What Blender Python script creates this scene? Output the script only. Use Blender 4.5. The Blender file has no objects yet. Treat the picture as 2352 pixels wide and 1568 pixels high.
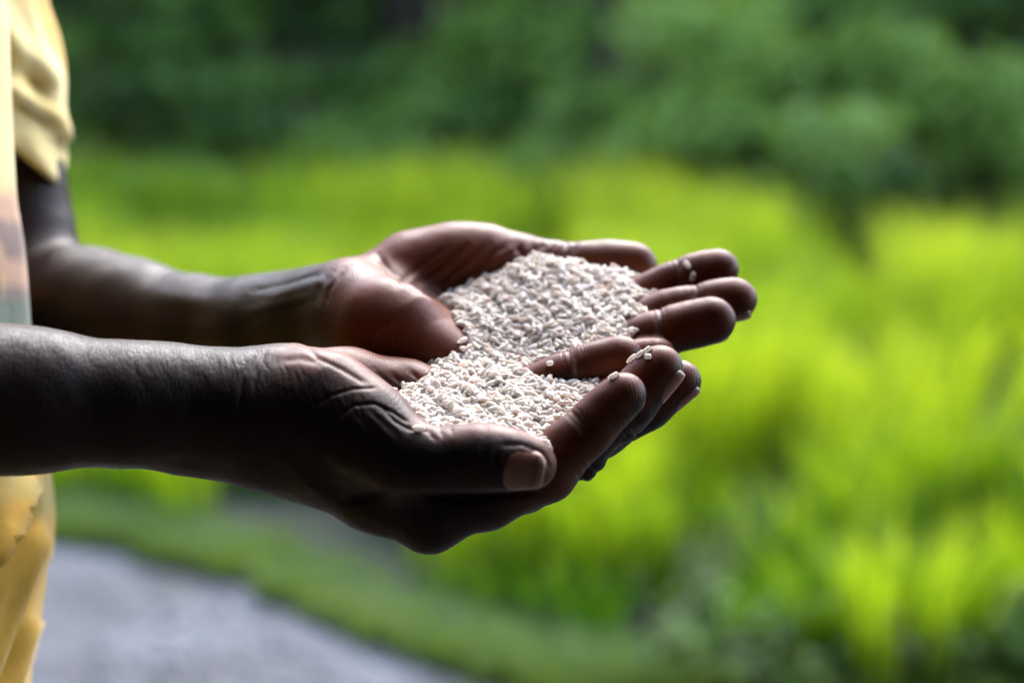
import bpy, bmesh, math, random
import numpy as np
from mathutils import Vector, Matrix, noise
R = math.radians
rng = np.random.default_rng(7)
random.seed(7)
SC = bpy.context.scene
COL = SC.collection

# ------------------------------------------------------------------ camera
PITCH = 10.0
CAMH = 1.25
LENS = 70.0
D0 = 0.780                       # metres from the lens to the nearer fingers
cam_d = bpy.data.cameras.new('camera')
cam = bpy.data.objects.new('camera', cam_d)
COL.objects.link(cam)
cam.location = (0, 0, CAMH)
cam.rotation_euler = (R(90 - PITCH), 0, 0)
cam_d.lens = LENS
cam_d.sensor_width = 36
cam_d.clip_start = 0.02
cam_d.clip_end = 400
cam_d.dof.use_dof = True
cam_d.dof.focus_distance = D0 + 0.022
cam_d.dof.aperture_fstop = 4.4
SC.camera = cam

# ------------------------------------------------------------------ sky, sun, exposure
SUN_EL, SUN_AZ = 45.0, 14.0      # the bright part of the cloudy sky stands behind the field
w = bpy.data.worlds.new('World')
SC.world = w
w.use_nodes = True
nt = w.node_tree
bg = nt.nodes['Background']
sky = nt.nodes.new('ShaderNodeTexSky')
sky.sky_type = 'NISHITA'
sky.sun_disc = False
sky.sun_elevation = R(SUN_EL)
sky.sun_rotation = R(SUN_AZ)
sky.air_density = 1.0
sky.dust_density = 1.1
sky.ozone_density = 1.0
nt.links.new(sky.outputs[0], bg.inputs[0])
bg.inputs[1].default_value = 0.15
sd = bpy.data.lights.new('sun', 'SUN')
sd.energy = 1.15
sd.angle = R(42)
sd.color = (1.0, 0.985, 0.96)
sun = bpy.data.objects.new('sun', sd)
COL.objects.link(sun)
# the sky's sun_rotation turns clockwise from +Y; the lamp shines along its -Z
d = Vector((math.sin(R(SUN_AZ)) * math.cos(R(SUN_EL)), math.cos(R(SUN_AZ)) * math.cos(R(SUN_EL)), math.sin(R(SUN_EL))))
sun.rotation_euler = (-d).to_track_quat('-Z', 'Y').to_euler()
sun.location = (0, 6, 8)
SC.view_settings.view_transform = 'Standard'
SC.view_settings.look = 'None'
SC.view_settings.gamma = 1.0
SC.view_settings.exposure = 3.0
SC.cycles.use_denoising = True
SC.cycles.max_bounces = 8

# ------------------------------------------------------------------ frame of reference
KP = 36.0 / LENS / 2352.0        # tangent per picture unit (the photograph 2352 units wide)
CA, SA = math.cos(R(PITCH)), math.sin(R(PITCH))


def pz(px, py, D):
    """direction (px, py) at D mm beyond the near fingers -> local mm (x right, y up, z away)"""
    z = D0 * 1000 + D
    return np.array([(px - 1176) * KP * z, (784 - py) * KP * z, z], float)


def to_world(P):
    """local mm -> world metres"""
    P = np.atleast_2d(P) / 1000.0
    return np.stack([P[:, 0], P[:, 2] * CA + P[:, 1] * SA, CAMH + P[:, 1] * CA - P[:, 2] * SA], 1)


def ground(px, py, z=0.0):
    t = (py - 784) * KP
    a = math.atan(t) + R(PITCH)
    y = (CAMH - z) / math.tan(a)
    dep = y * CA + (CAMH - z) * SA
    return Vector(((px - 1176) * KP * dep, y, z))


# ------------------------------------------------------------------ helpers
def tag(o, label=None, cat=None, group=None, kind=None):
    if label: o['label'] = label
    if cat: o['category'] = cat
    if group: o['group'] = group
    if kind: o['kind'] = kind
    return o


def mesh_np(name, V, F, mat=None, smooth=True, attrs=None):
    """F: (n,k) int array, every face k-sided"""
    me = bpy.data.meshes.new(name)
    V = np.asarray(V, np.float32); F = np.asarray(F, np.int32)
    k = F.shape[1]
    me.vertices.add(len(V)); me.vertices.foreach_set('co', V.ravel())
    me.loops.add(F.size); me.loops.foreach_set('vertex_index', F.ravel())
    me.polygons.add(len(F))
    me.polygons.foreach_set('loop_start', np.arange(len(F), dtype=np.int32) * k)
    me.polygons.foreach_set('loop_total', np.full(len(F), k, np.int32))
    if smooth: me.polygons.foreach_set('use_smooth', np.ones(len(F), bool))
    me.update(calc_edges=True)
    if attrs:
        for an, arr in attrs.items():
            arr = np.asarray(arr, np.float32)
            if arr.ndim == 1:
                at = me.attributes.new(an, 'FLOAT', 'POINT'); at.data.foreach_set('value', arr)
            else:
                at = me.attributes.new(an, 'FLOAT_COLOR', 'POINT')
                at.data.foreach_set('color', np.concatenate([arr, np.ones((len(arr), 1), np.float32)], 1).ravel())
    if mat: me.materials.append(mat)
    return me


def link(name, me, parent=None, loc=(0, 0, 0)):
    o = bpy.data.objects.new(name, me)
    COL.objects.link(o)
    o.location = loc
    if parent: o.parent = parent
    return o


def empty(name, loc):
    o = bpy.data.objects.new(name, None)
    COL.objects.link(o)
    o.location = loc
    o.empty_display_size = 0.1
    return o


class N:
    """small helper round a material's node tree"""
    def __init__(s, name):
        s.m = bpy.data.materials.new(name); s.m.use_nodes = True
        s.t = s.m.node_tree; s.p = s.t.nodes['Principled BSDF']; s.out = s.t.nodes['Material Output']

    def n(s, typ, **kw):
        x = s.t.nodes.new(typ)
        for k, v in kw.items():
            if k.startswith('i_'):
                x.inputs[k[2:].replace('_', ' ')].default_value = v
            else: setattr(x, k, v)
        return x

    def l(s, a, b): s.t.links.new(a, b)

    def tex(s, scale, detail=3, rough=0.55, vec=None, kind='ShaderNodeTexNoise'):
        x = s.n(kind); x.inputs['Scale'].default_value = scale
        if 'Detail' in x.inputs: x.inputs['Detail'].default_value = detail
        if 'Roughness' in x.inputs: x.inputs['Roughness'].default_value = rough
        if vec is not None: s.l(vec, x.inputs['Vector'])
        return x

    def ramp(s, fac, stops):
        x = s.n('ShaderNodeValToRGB'); e = x.color_ramp.elements
        while len(e) < len(stops): e.new(0.5)
        for q, (p, c) in zip(e, stops):
            q.position = p; q.color = (*c, 1) if len(c) == 3 else c
        s.l(fac, x.inputs[0]); return x.outputs[0]

    def mix(s, fac, a, b, mode='MIX'):
        x = s.n('ShaderNodeMix', data_type='RGBA', blend_type=mode)
        for inp, v in ((x.inputs[0], fac), (x.inputs[6], a), (x.inputs[7], b)):
            if hasattr(v, 'is_output'): s.l(v, inp)
            elif isinstance(v, (int, float)): inp.default_value = v
            else: inp.default_value = (*v, 1)
        return x.outputs[2]

    def math(s, op, a, b=None):
        x = s.n('ShaderNodeMath', operation=op)
        for inp, v in ((x.inputs[0], a), (x.inputs[1], b)):
            if v is None: continue
            if hasattr(v, 'is_output'): s.l(v, inp)
            else: inp.default_value = v
        return x.outputs[0]


# ------------------------------------------------------------------ materials
def mat_skin():
    m = N('skin'); p = m.p
    co = m.n('ShaderNodeTexCoord').outputs['Object']
    palm = m.n('ShaderNodeAttribute', attribute_name='palm').outputs['Fac']
    crease = m.n('ShaderNodeAttribute', attribute_name='crease').outputs['Fac']
    hand = m.n('ShaderNodeAttribute', attribute_name='hand').outputs['Fac']
    big = m.tex(28, 3, .6, co).outputs['Fac']
    fine = m.tex(420, 3, .6, co).outputs['Fac']
    dark = m.ramp(big, [(0.3, (0.0125, 0.0055, 0.0033)), (0.7, (0.024, 0.0108, 0.0064))])
    pal = m.ramp(big, [(0.3, (0.098, 0.0225, 0.0072)), (0.7, (0.160, 0.041, 0.0145))])
    c = m.mix(palm, dark, pal)
    c = m.mix(m.math('MULTIPLY', fine, .35), c, (0.045, 0.026, 0.019))
    c = m.mix(m.math('MULTIPLY', crease, .75), c, (0.21, 0.145, 0.125))     # joint creases are paler skin
    m.l(c, p.inputs['Base Color'])
    r = m.tex(90, 4, .65, co).outputs['Fac']
    m.l(m.ramp(r, [(0.3, (.38,) * 3), (0.75, (.56,) * 3)]), p.inputs['Roughness'])
    p.inputs['Specular IOR Level'].default_value = 0.14
    p.inputs['Subsurface Weight'].default_value = 0.12
    p.inputs['Subsurface Radius'].default_value = (1.0, 0.35, 0.2)
    p.inputs['Subsurface Scale'].default_value = 0.0015
    # fine lines: rings round the forearm, fainter cross lines, ridges on the palm side
    mp = m.n('ShaderNodeMapping'); mp.inputs['Scale'].default_value = (1.0, 0.16, 0.22)
    mp.inputs['Rotation'].default_value = (0, R(12), 0)
    m.l(co, mp.inputs[0])
    ring = m.tex(1500, 3, .6, mp.outputs[0]).outputs['Fac']
    mp2 = m.n('ShaderNodeMapping'); mp2.inputs['Scale'].default_value = (0.35, 1, 1)
    m.l(co, mp2.inputs[0])
    cell = m.n('ShaderNodeTexVoronoi', feature='DISTANCE_TO_EDGE'); cell.inputs['Scale'].default_value = 1200
    m.l(mp.outputs[0], cell.inputs['Vector'])
    cells = m.ramp(cell.outputs['Distance'], [(0.0, (0, 0, 0)), (0.18, (1, 1, 1))])
    dist = m.tex(45, 2, .5, co)
    vm = m.n('ShaderNodeVectorMath', operation='MULTIPLY_ADD')
    m.l(dist.outputs['Color'], vm.inputs[0]); vm.inputs[1].default_value = (.012,) * 3; m.l(co, vm.inputs[2])
    wv = m.n('ShaderNodeTexWave', wave_type='BANDS', bands_direction='X'); wv.inputs['Scale'].default_value = 330
    wv.inputs['Distortion'].default_value = 1.5; wv.inputs['Detail'].default_value = 1
    m.l(vm.outputs[0], wv.inputs['Vector'])
    h1 = m.mix(.5, ring, cells)
    h = m.mix(m.math('MULTIPLY', palm, .85), h1, wv.outputs['Fac'])
    st = m.n('ShaderNodeMapRange'); m.l(palm, st.inputs[0]); st.inputs[3].default_value = .48; st.inputs[4].default_value = .20
    b = m.n('ShaderNodeBump'); b.inputs['Distance'].default_value = 0.00045
    m.l(st.outputs[0], b.inputs['Strength']); m.l(h, b.inputs['Height'])
    b2 = m.n('ShaderNodeBump'); b2.inputs['Distance'].default_value = 0.0009; b2.inputs['Strength'].default_value = .25
    m.l(m.tex(160, 4, .6, co).outputs['Fac'], b2.inputs['Height']); m.l(b.outputs[0], b2.inputs['Normal'])
    m.l(b2.outputs[0], p.inputs['Normal'])
    return m.m


def mat_nail():
    m = N('nail'); p = m.p
    co = m.n('ShaderNodeTexCoord').outputs['Object']
    mp = m.n('ShaderNodeMapping'); mp.inputs['Scale'].default_value = (.12, 1, 1); m.l(co, mp.inputs[0])
    f = m.tex(900, 3, .6, mp.outputs[0]).outputs['Fac']
    al = m.n('ShaderNodeAttribute', attribute_name='along').outputs['Fac']
    c = m.ramp(f, [(0.3, (0.17, 0.054, 0.025)), (0.7, (0.25, 0.090, 0.048))])
    c = m.mix(m.ramp(al, [(0, (.55,) * 3), (.12, (.35,) * 3), (.26, (0,) * 3)]), c, (.36, .20, .15))
    c = m.mix(m.ramp(al, [(.80, (0,) * 3), (.87, (1,) * 3)]), c, (.27, .14, .09))
    m.l(c, p.inputs['Base Color'])
    p.inputs['Roughness'].default_value = .38
    p.inputs['Subsurface Weight'].default_value = .2
    p.inputs['Subsurface Scale'].default_value = .001
    b = m.n('ShaderNodeBump'); b.inputs['Distance'].default_value = 0.0002; b.inputs['Strength'].default_value = .5
    m.l(f, b.inputs['Height']); m.l(b.outputs[0], p.inputs['Normal'])
    return m.m


def mat_cloth():
    m = N('printed_cotton'); p = m.p
    co = m.n('ShaderNodeTexCoord').outputs['Object']
    at = m.n('ShaderNodeAttribute', attribute_name='dye').outputs['Color']
    f = m.tex(14, 3, .6, co).outputs['Fac']
    c = m.mix(m.math('MULTIPLY', f, .3), at, (0.50, 0.36, 0.12), 'MULTIPLY')
    m.l(c, p.inputs['Base Color'])
    p.inputs['Roughness'].default_value = .85
    p.inputs['Sheen Weight'].default_value = .25
    p.inputs['Specular IOR Level'].default_value = .2
    wv = m.tex(1600, 2, .5, co).outputs['Fac']
    b = m.n('ShaderNodeBump'); b.inputs['Distance'].default_value = 0.0006; b.inputs['Strength'].default_value = .4
    m.l(wv, b.inputs['Height'])
    b2 = m.n('ShaderNodeBump'); b2.inputs['Distance'].default_value = 0.010; b2.inputs['Strength'].default_value = .22
    m.l(m.tex(22, 3, .55, co).outputs['Fac'], b2.inputs['Height']); m.l(b.outputs[0], b2.inputs['Normal'])
    m.l(b2.outputs[0], p.inputs['Normal'])
    return m.m


def mat_rice():
    m = N('rice'); p = m.p
    at = m.n('ShaderNodeAttribute', attribute_name='tint').outputs['Color']
    inf = m.n('ShaderNodeObjectInfo').outputs['Random']
    co = m.n('ShaderNodeTexCoord').outputs['Object']
    f = m.tex(500, 2, .5, co).outputs['Fac']
    var = m.ramp(inf, [(0, (1, .96, .93)), (.5, (.94, .93, .92)), (1, (1, .93, .86))])
    c = m.mix(1.0, at, var, 'MULTIPLY')
    c = m.mix(m.math('MULTIPLY', f, .2), c, (0.92, 0.88, 0.84))
    m.l(c, p.inputs['Base Color'])
    p.inputs['Roughness'].default_value = .5
    p.inputs['Subsurface Weight'].default_value = .5
    p.inputs['Subsurface Radius'].default_value = (1, .8, .65)
    p.inputs['Subsurface Scale'].default_value = .0018
    p.inputs['Specular IOR Level'].default_value = .4
    t = m.n('ShaderNodeBsdfTranslucent'); m.l(c, t.inputs[0])
    mx = m.n('ShaderNodeMixShader'); mx.inputs[0].default_value = .48
    m.l(p.outputs[0], mx.inputs[1]); m.l(t.outputs[0], mx.inputs[2]); m.l(mx.outputs[0], m.out.inputs['Surface'])
    return m.m


def mat_leaf(name, cols, trans=.45, rough=.45):
    m = N(name); p = m.p
    at = m.n('ShaderNodeAttribute', attribute_name='tint').outputs['Fac']
    c = m.ramp(at, cols)
    m.l(c, p.inputs['Base Color'])
    p.inputs['Roughness'].default_value = rough
    p.inputs['Specular IOR Level'].default_value = .25
    t = m.n('ShaderNodeBsdfTranslucent')
    tc = m.mix(1.0, c, (1.0, 1.0, .35), 'MULTIPLY')
    hs = m.n('ShaderNodeHueSaturation'); hs.inputs['Value'].default_value = 1.8; m.l(tc, hs.inputs['Color'])
    m.l(hs.outputs[0], t.inputs[0])
    mx = m.n('ShaderNodeMixShader'); mx.inputs[0].default_value = trans
    m.l(p.outputs[0], mx.inputs[1]); m.l(t.outputs[0], mx.inputs[2])
    m.l(mx.outputs[0], m.out.inputs['Surface'])
    return m.m


def mat_plain(name, a, b, scale, rough=.9, bump=.01, detail=5):
    m = N(name); p = m.p
    co = m.n('ShaderNodeTexCoord').outputs['Object']
    f = m.tex(scale, detail, .6, co).outputs['Fac']
    m.l(m.ramp(f, [(0.35, a), (0.65, b)]), p.inputs['Base Color'])
    p.inputs['Roughness'].default_value = rough
    p.inputs['Specular IOR Level'].default_value = .15
    bm = m.n('ShaderNodeBump'); bm.inputs['Distance'].default_value = bump; bm.inputs['Strength'].default_value = .6
    m.l(m.tex(scale * 4, 4, .6, co).outputs['Fac'], bm.inputs['Height']); m.l(bm.outputs[0], p.inputs['Normal'])
    return m.m


M_SKIN, M_NAIL, M_CLOTH, M_RICE = mat_skin(), mat_nail(), mat_cloth(), mat_rice()


# ------------------------------------------------------------------ distance-field modelling
class Field:
    def __init__(s, lo, hi, h):
        s.lo = np.array(lo, float); s.h = h
        s.n = np.ceil((np.array(hi) - s.lo) / h).astype(int) + 1
        s.g = np.full(s.n, 30.0, np.float32)

    def window(s, lo, hi):
        a = np.clip(np.floor((np.array(lo) - s.lo) / s.h).astype(int), 0, s.n)
        b = np.clip(np.ceil((np.array(hi) - s.lo) / s.h).astype(int) + 1, 0, s.n)
        if (b <= a).any(): return None
        ax = [s.lo[i] + s.h * np.arange(a[i], b[i]) for i in range(3)]
        return tuple(slice(a[i], b[i]) for i in range(3)), np.meshgrid(*ax, indexing='ij', sparse=True)


def smin(a, b, k):
    if k <= 0: return np.minimum(a, b)
    h = np.maximum(k - np.abs(a - b), 0) / k
    return np.minimum(a, b) - h * h * k * .25


def smax(a, b, k): return -smin(-a, -b, k)


def cone(P, a, b, ra, rb, sz=1.0):
    X, Y, Z = P
    ba = (b - a).astype(np.float32)
    dx, dy, dz = X - a[0], Y - a[1], (Z - a[2])
    t = np.clip((dx * ba[0] + dy * ba[1] + dz * ba[2]) / max(ba @ ba, 1e-6), 0, 1).astype(np.float32)
    qx, qy, qz = dx - t * ba[0], dy - t * ba[1], (dz - t * ba[2]) / sz
    return (np.sqrt(qx * qx + qy * qy + qz * qz) - (ra + t * (rb - ra))).astype(np.float32)


def Q(px, py, D, r, sz=1.0):
    """a joint: local mm position and radius"""
    p = pz(px, py, D)
    return (p, r * KP * p[2], sz)


def add_chain(F, js, k, k_self=6.0):
    """joints js blended with one another (k_self), then into the field (k)"""
    pad = max(k, k_self) + 4
    los = [p - r * max(1, sz) - pad for p, r, sz in js]; his = [p + r * max(1, sz) + pad for p, r, sz in js]
    win = F.window(np.min(los, 0), np.max(his, 0))
    if win is None: return
    sl, P = win
    f = None
    for (a, ra, sa), (b, rb, sb) in zip(js[:-1], js[1:]):
        c = cone(P, a, b, ra, rb, (sa + sb) / 2)
        f = c if f is None else smin(f, c, k_self)
    F.g[sl] = smin(F.g[sl], f, k)


def add_ball(F, c, r, k, sub=False):
    """ellipsoid: c local mm, r three radii mm"""
    c = np.array(c); r = np.array(r, float)
    win = F.window(c - r - k - 4, c + r + k + 4)
    if win is None: return
    sl, (X, Y, Z) = win
    u, v, q = (X - c[0]) / r[0], (Y - c[1]) / r[1], (Z - c[2]) / r[2]
    k0 = np.sqrt(u * u + v * v + q * q) + 1e-6
    k1 = np.sqrt((u / r[0]) ** 2 + (v / r[1]) ** 2 + (q / r[2]) ** 2) + 1e-6
    f = (k0 * (k0 - 1) / k1).astype(np.float32)
    F.g[sl] = smax(F.g[sl], -f, k) if sub else smin(F.g[sl], f, k)


NAILS = []


def finger(F, js, up, k=5.0, nail=None, creases=(), pad=1.0, k_hand=None, root=None):
    """js from the knuckle to the tip; up = palm-side direction; creases = indices of joints with a palm-side fold.
    root: field value of the hand is blended only here"""
    up = np.array(up, float); up /= np.linalg.norm(up)
    m = max(r for _, r, _ in js) + 10
    win = F.window(np.min([p for p, _, _ in js], 0) - m, np.max([p for p, _, _ in js], 0) + m)
    sl, P = win
    X, Y, Z = P
    f = None
    for (a, ra, _), (b, rb, _) in zip(js[:-1], js[1:]):
        c = cone(P, a, b, ra, rb)
        f = c if f is None else smin(f, c, 4.0)
    # fleshy pads on the palm side between the folds
    n = len(js)
    for i in range(1, n - 1):
        (a, ra, _), (b, rb, _) = js[i], js[i + 1]
        r = (ra + rb) / 2
        last = i == n - 2
        c0 = a + (b - a) * (.52 if not last else .55) + up * r * .13 * pad
        L = np.linalg.norm(b - a) / 2 + (rb * .55 if last else 0)
        ax = (b - a) / np.linalg.norm(b - a)
        dx, dy, dz = X - c0[0], Y - c0[1], Z - c0[2]
        s = dx * ax[0] + dy * ax[1] + dz * ax[2]
        d2 = dx * dx + dy * dy + dz * dz - s * s
        rr = r * .92
        k0 = np.sqrt(np.maximum(d2, 0) / rr ** 2 + (s / (L * 1.0)) ** 2) + 1e-6
        e = ((k0 - 1) * rr).astype(np.float32)
        f = smin(f, e, 4.0)
    for i, amp in creases:
        p, r, _ = js[i]
        ax = js[min(i + 1, n - 1)][0] - js[i - 1][0]; ax = ax / np.linalg.norm(ax)
        dx, dy, dz = X - p[0], Y - p[1], Z - p[2]
        s = dx * ax[0] + dy * ax[1] + dz * ax[2]
        side = (dx * up[0] + dy * up[1] + dz * up[2]) / r
        d = np.sqrt(dx * dx + dy * dy + dz * dz)
        wgt = np.clip(side * .9 + .45, 0, 1) * (d < r * 1.7)
        f = f + (amp * .22 * (np.exp(-((s - 2.3) / .5) ** 2) + np.exp(-((s + 2.6) / .5) ** 2)) * wgt).astype(np.float32)
        f = f + (amp * .6 * np.exp(-(s / .7) ** 2) * wgt).astype(np.float32) + (amp * .30 * np.exp(-(s / 3.0) ** 2) * wgt).astype(np.float32)
    F.g[sl] = smin(F.g[sl], f, k)
    if nail:
        (a, ra, _), (b, rb, _) = js[-2], js[-1]
        NAILS.append((a, b, ra, rb, np.array(nail, float)))


def surface_nets(F):
    g = F.g; n = np.array(g.shape)
    ins = g < 0
    c = np.zeros(n - 1, np.uint8)
    for i in (0, 1):
        for j in (0, 1):
            for k in (0, 1):
                c += ins[i:n[0] - 1 + i, j:n[1] - 1 + j, k:n[2] - 1 + k]
    act = (c > 0) & (c < 8)
    idx = np.argwhere(act)
    ids = np.full(n - 1, -1, np.int32); ids[act] = np.arange(len(idx))
    corners = [(i, j, k) for i in (0, 1) for j in (0, 1) for k in (0, 1)]
    vals = np.stack([g[idx[:, 0] + i, idx[:, 1] + j, idx[:, 2] + k] for i, j, k in corners], 1)
    acc = np.zeros((len(idx), 3)); cnt = np.zeros(len(idx))
    for a in range(8):
        for b in range(a + 1, 8):
            ca, cb = np.array(corners[a]), np.array(corners[b])
            if abs(ca - cb).sum() != 1: continue
            va, vb = vals[:, a], vals[:, b]
            m = (va < 0) != (vb < 0)
            t = np.where(m, va / np.where(va - vb == 0, 1, va - vb), 0)
            acc += np.where(m[:, None], ca + t[:, None] * (cb - ca), 0); cnt += m
    V = F.lo + F.h * (idx + acc / cnt[:, None])
    faces = []
    for ax in range(3):
        o = [q for q in range(3) if q != ax]
        a = ins.take(range(n[ax] - 1), ax); b = ins.take(range(1, n[ax]), ax)
        ch = np.argwhere(a != b)
        ch = ch[(ch[:, o[0]] > 0) & (ch[:, o[1]] > 0) & (ch[:, o[0]] < n[o[0]] - 1) & (ch[:, o[1]] < n[o[1]] - 1)]
        flip = a[tuple(ch.T)]
        q = []
        for (u, v) in ((-1, -1), (0, -1), (0, 0), (-1, 0)):
            e = ch.copy(); e[:, o[0]] += u; e[:, o[1]] += v
            q.append(ids[tuple(e.T)])
        q = np.stack(q, 1)
        if ax == 1: flip = ~flip
        q[~flip] = q[~flip][:, ::-1]
        faces.append(q)
    Fc = np.concatenate(faces); Fc = Fc[(Fc >= 0).all(1)]
    return V, Fc


def sample(F, P):
    """trilinear value of the field at local points"""
    q = (P - F.lo) / F.h
    q = np.clip(q, 0, F.n - 1.001); i = q.astype(int); f = q - i
    r = 0
    for a in (0, 1):
        for b in (0, 1):
            for c in (0, 1):
                wgt = (f[:, 0] if a else 1 - f[:, 0]) * (f[:, 1] if b else 1 - f[:, 1]) * (f[:, 2] if c else 1 - f[:, 2])
                r = r + wgt * F.g[i[:, 0] + a, i[:, 1] + b, i[:, 2] + c]
    return r


def grad(F, P, e=.8):
    g = np.stack([sample(F, P + np.eye(3)[i] * e) - sample(F, P - np.eye(3)[i] * e) for i in range(3)], 1)
    return g / (np.linalg.norm(g, axis=1, keepdims=True) + 1e-9)


def px_of(V):
    return np.stack([V[:, 0] / (V[:, 2] * KP) + 1176, 784 - V[:, 1] / (V[:, 2] * KP)], 1)


def seg_dist(P, line):
    d = np.full(len(P), 1e9)
    for a, b in zip(line[:-1], line[1:]):
        a, b = np.array(a, float), np.array(b, float); ba = b - a
        t = np.clip(((P - a) @ ba) / (ba @ ba), 0, 1)
        d = np.minimum(d, np.linalg.norm(P - a - t[:, None] * ba, axis=1))
    return d


def carve(V, Nn, lines, zr, crease_attr):
    """skin folds and tendons: each line = (points, width, height mm); displaced along the normal on the side the line lies on"""
    P = px_of(V)
    for pts, wd, amp, pale in lines:
        pts2 = np.array(pts, float)
        lo, hi = pts2.min(0) - 4 * wd, pts2.max(0) + 4 * wd
        m = (P[:, 0] > lo[0]) & (P[:, 0] < hi[0]) & (P[:, 1] > lo[1]) & (P[:, 1] < hi[1]) & (V[:, 2] > zr[0]) & (V[:, 2] < zr[1])
        m &= Nn[:, 2] < .35
        ii = np.nonzero(m)[0]
        if not len(ii): continue
        d = seg_dist(P[ii], pts)
        # fade at both ends
        e = np.minimum(np.linalg.norm(P[ii] - pts2[0], axis=1), np.linalg.norm(P[ii] - pts2[-1], axis=1))
        g = np.exp(-(d / wd) ** 2) * np.clip(e / (3 * wd) + .25, 0, 1) * np.clip(.6 - Nn[ii, 2] * 1.6, 0, 1)
        V[ii] += Nn[ii] * (amp * g)[:, None]
        if pale: crease_attr[ii] = np.maximum(crease_attr[ii], pale * g)


def organic(V, Nn, amp, scale, seed=0):
    out = np.zeros(len(V))
    for i in range(7):
        r = np.random.default_rng(seed + i)
        kx = r.normal(size=3) / scale * (1 + i * .5)
        out += np.sin(V @ kx + r.uniform(0, 6.28)) / (1 + i * .4)
    V += Nn * (out * amp / 3)[:, None]


def sstep(a, b, x):
    t = np.clip((x - a) / (b - a), 0, 1); return t * t * (3 - 2 * t)


# ------------------------------------------------------------------ the person
H = 0.62
BASE = to_world(pz(-900, 800, 140))[0]; BASE[2] = 0
person = tag(empty('person', BASE), 'person in a yellow printed short sleeved shirt holding out both cupped hands full of rice', 'person')


def person_part(name, Vl, Fc, mat, parent=person, attrs=None, smooth=True):
    W = to_world(Vl)
    loc = W.mean(0) if parent is not person else BASE
    me = mesh_np(name, W - BASE, Fc, mat, smooth, attrs)
    o = link(name, me, parent)
    return o


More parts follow.
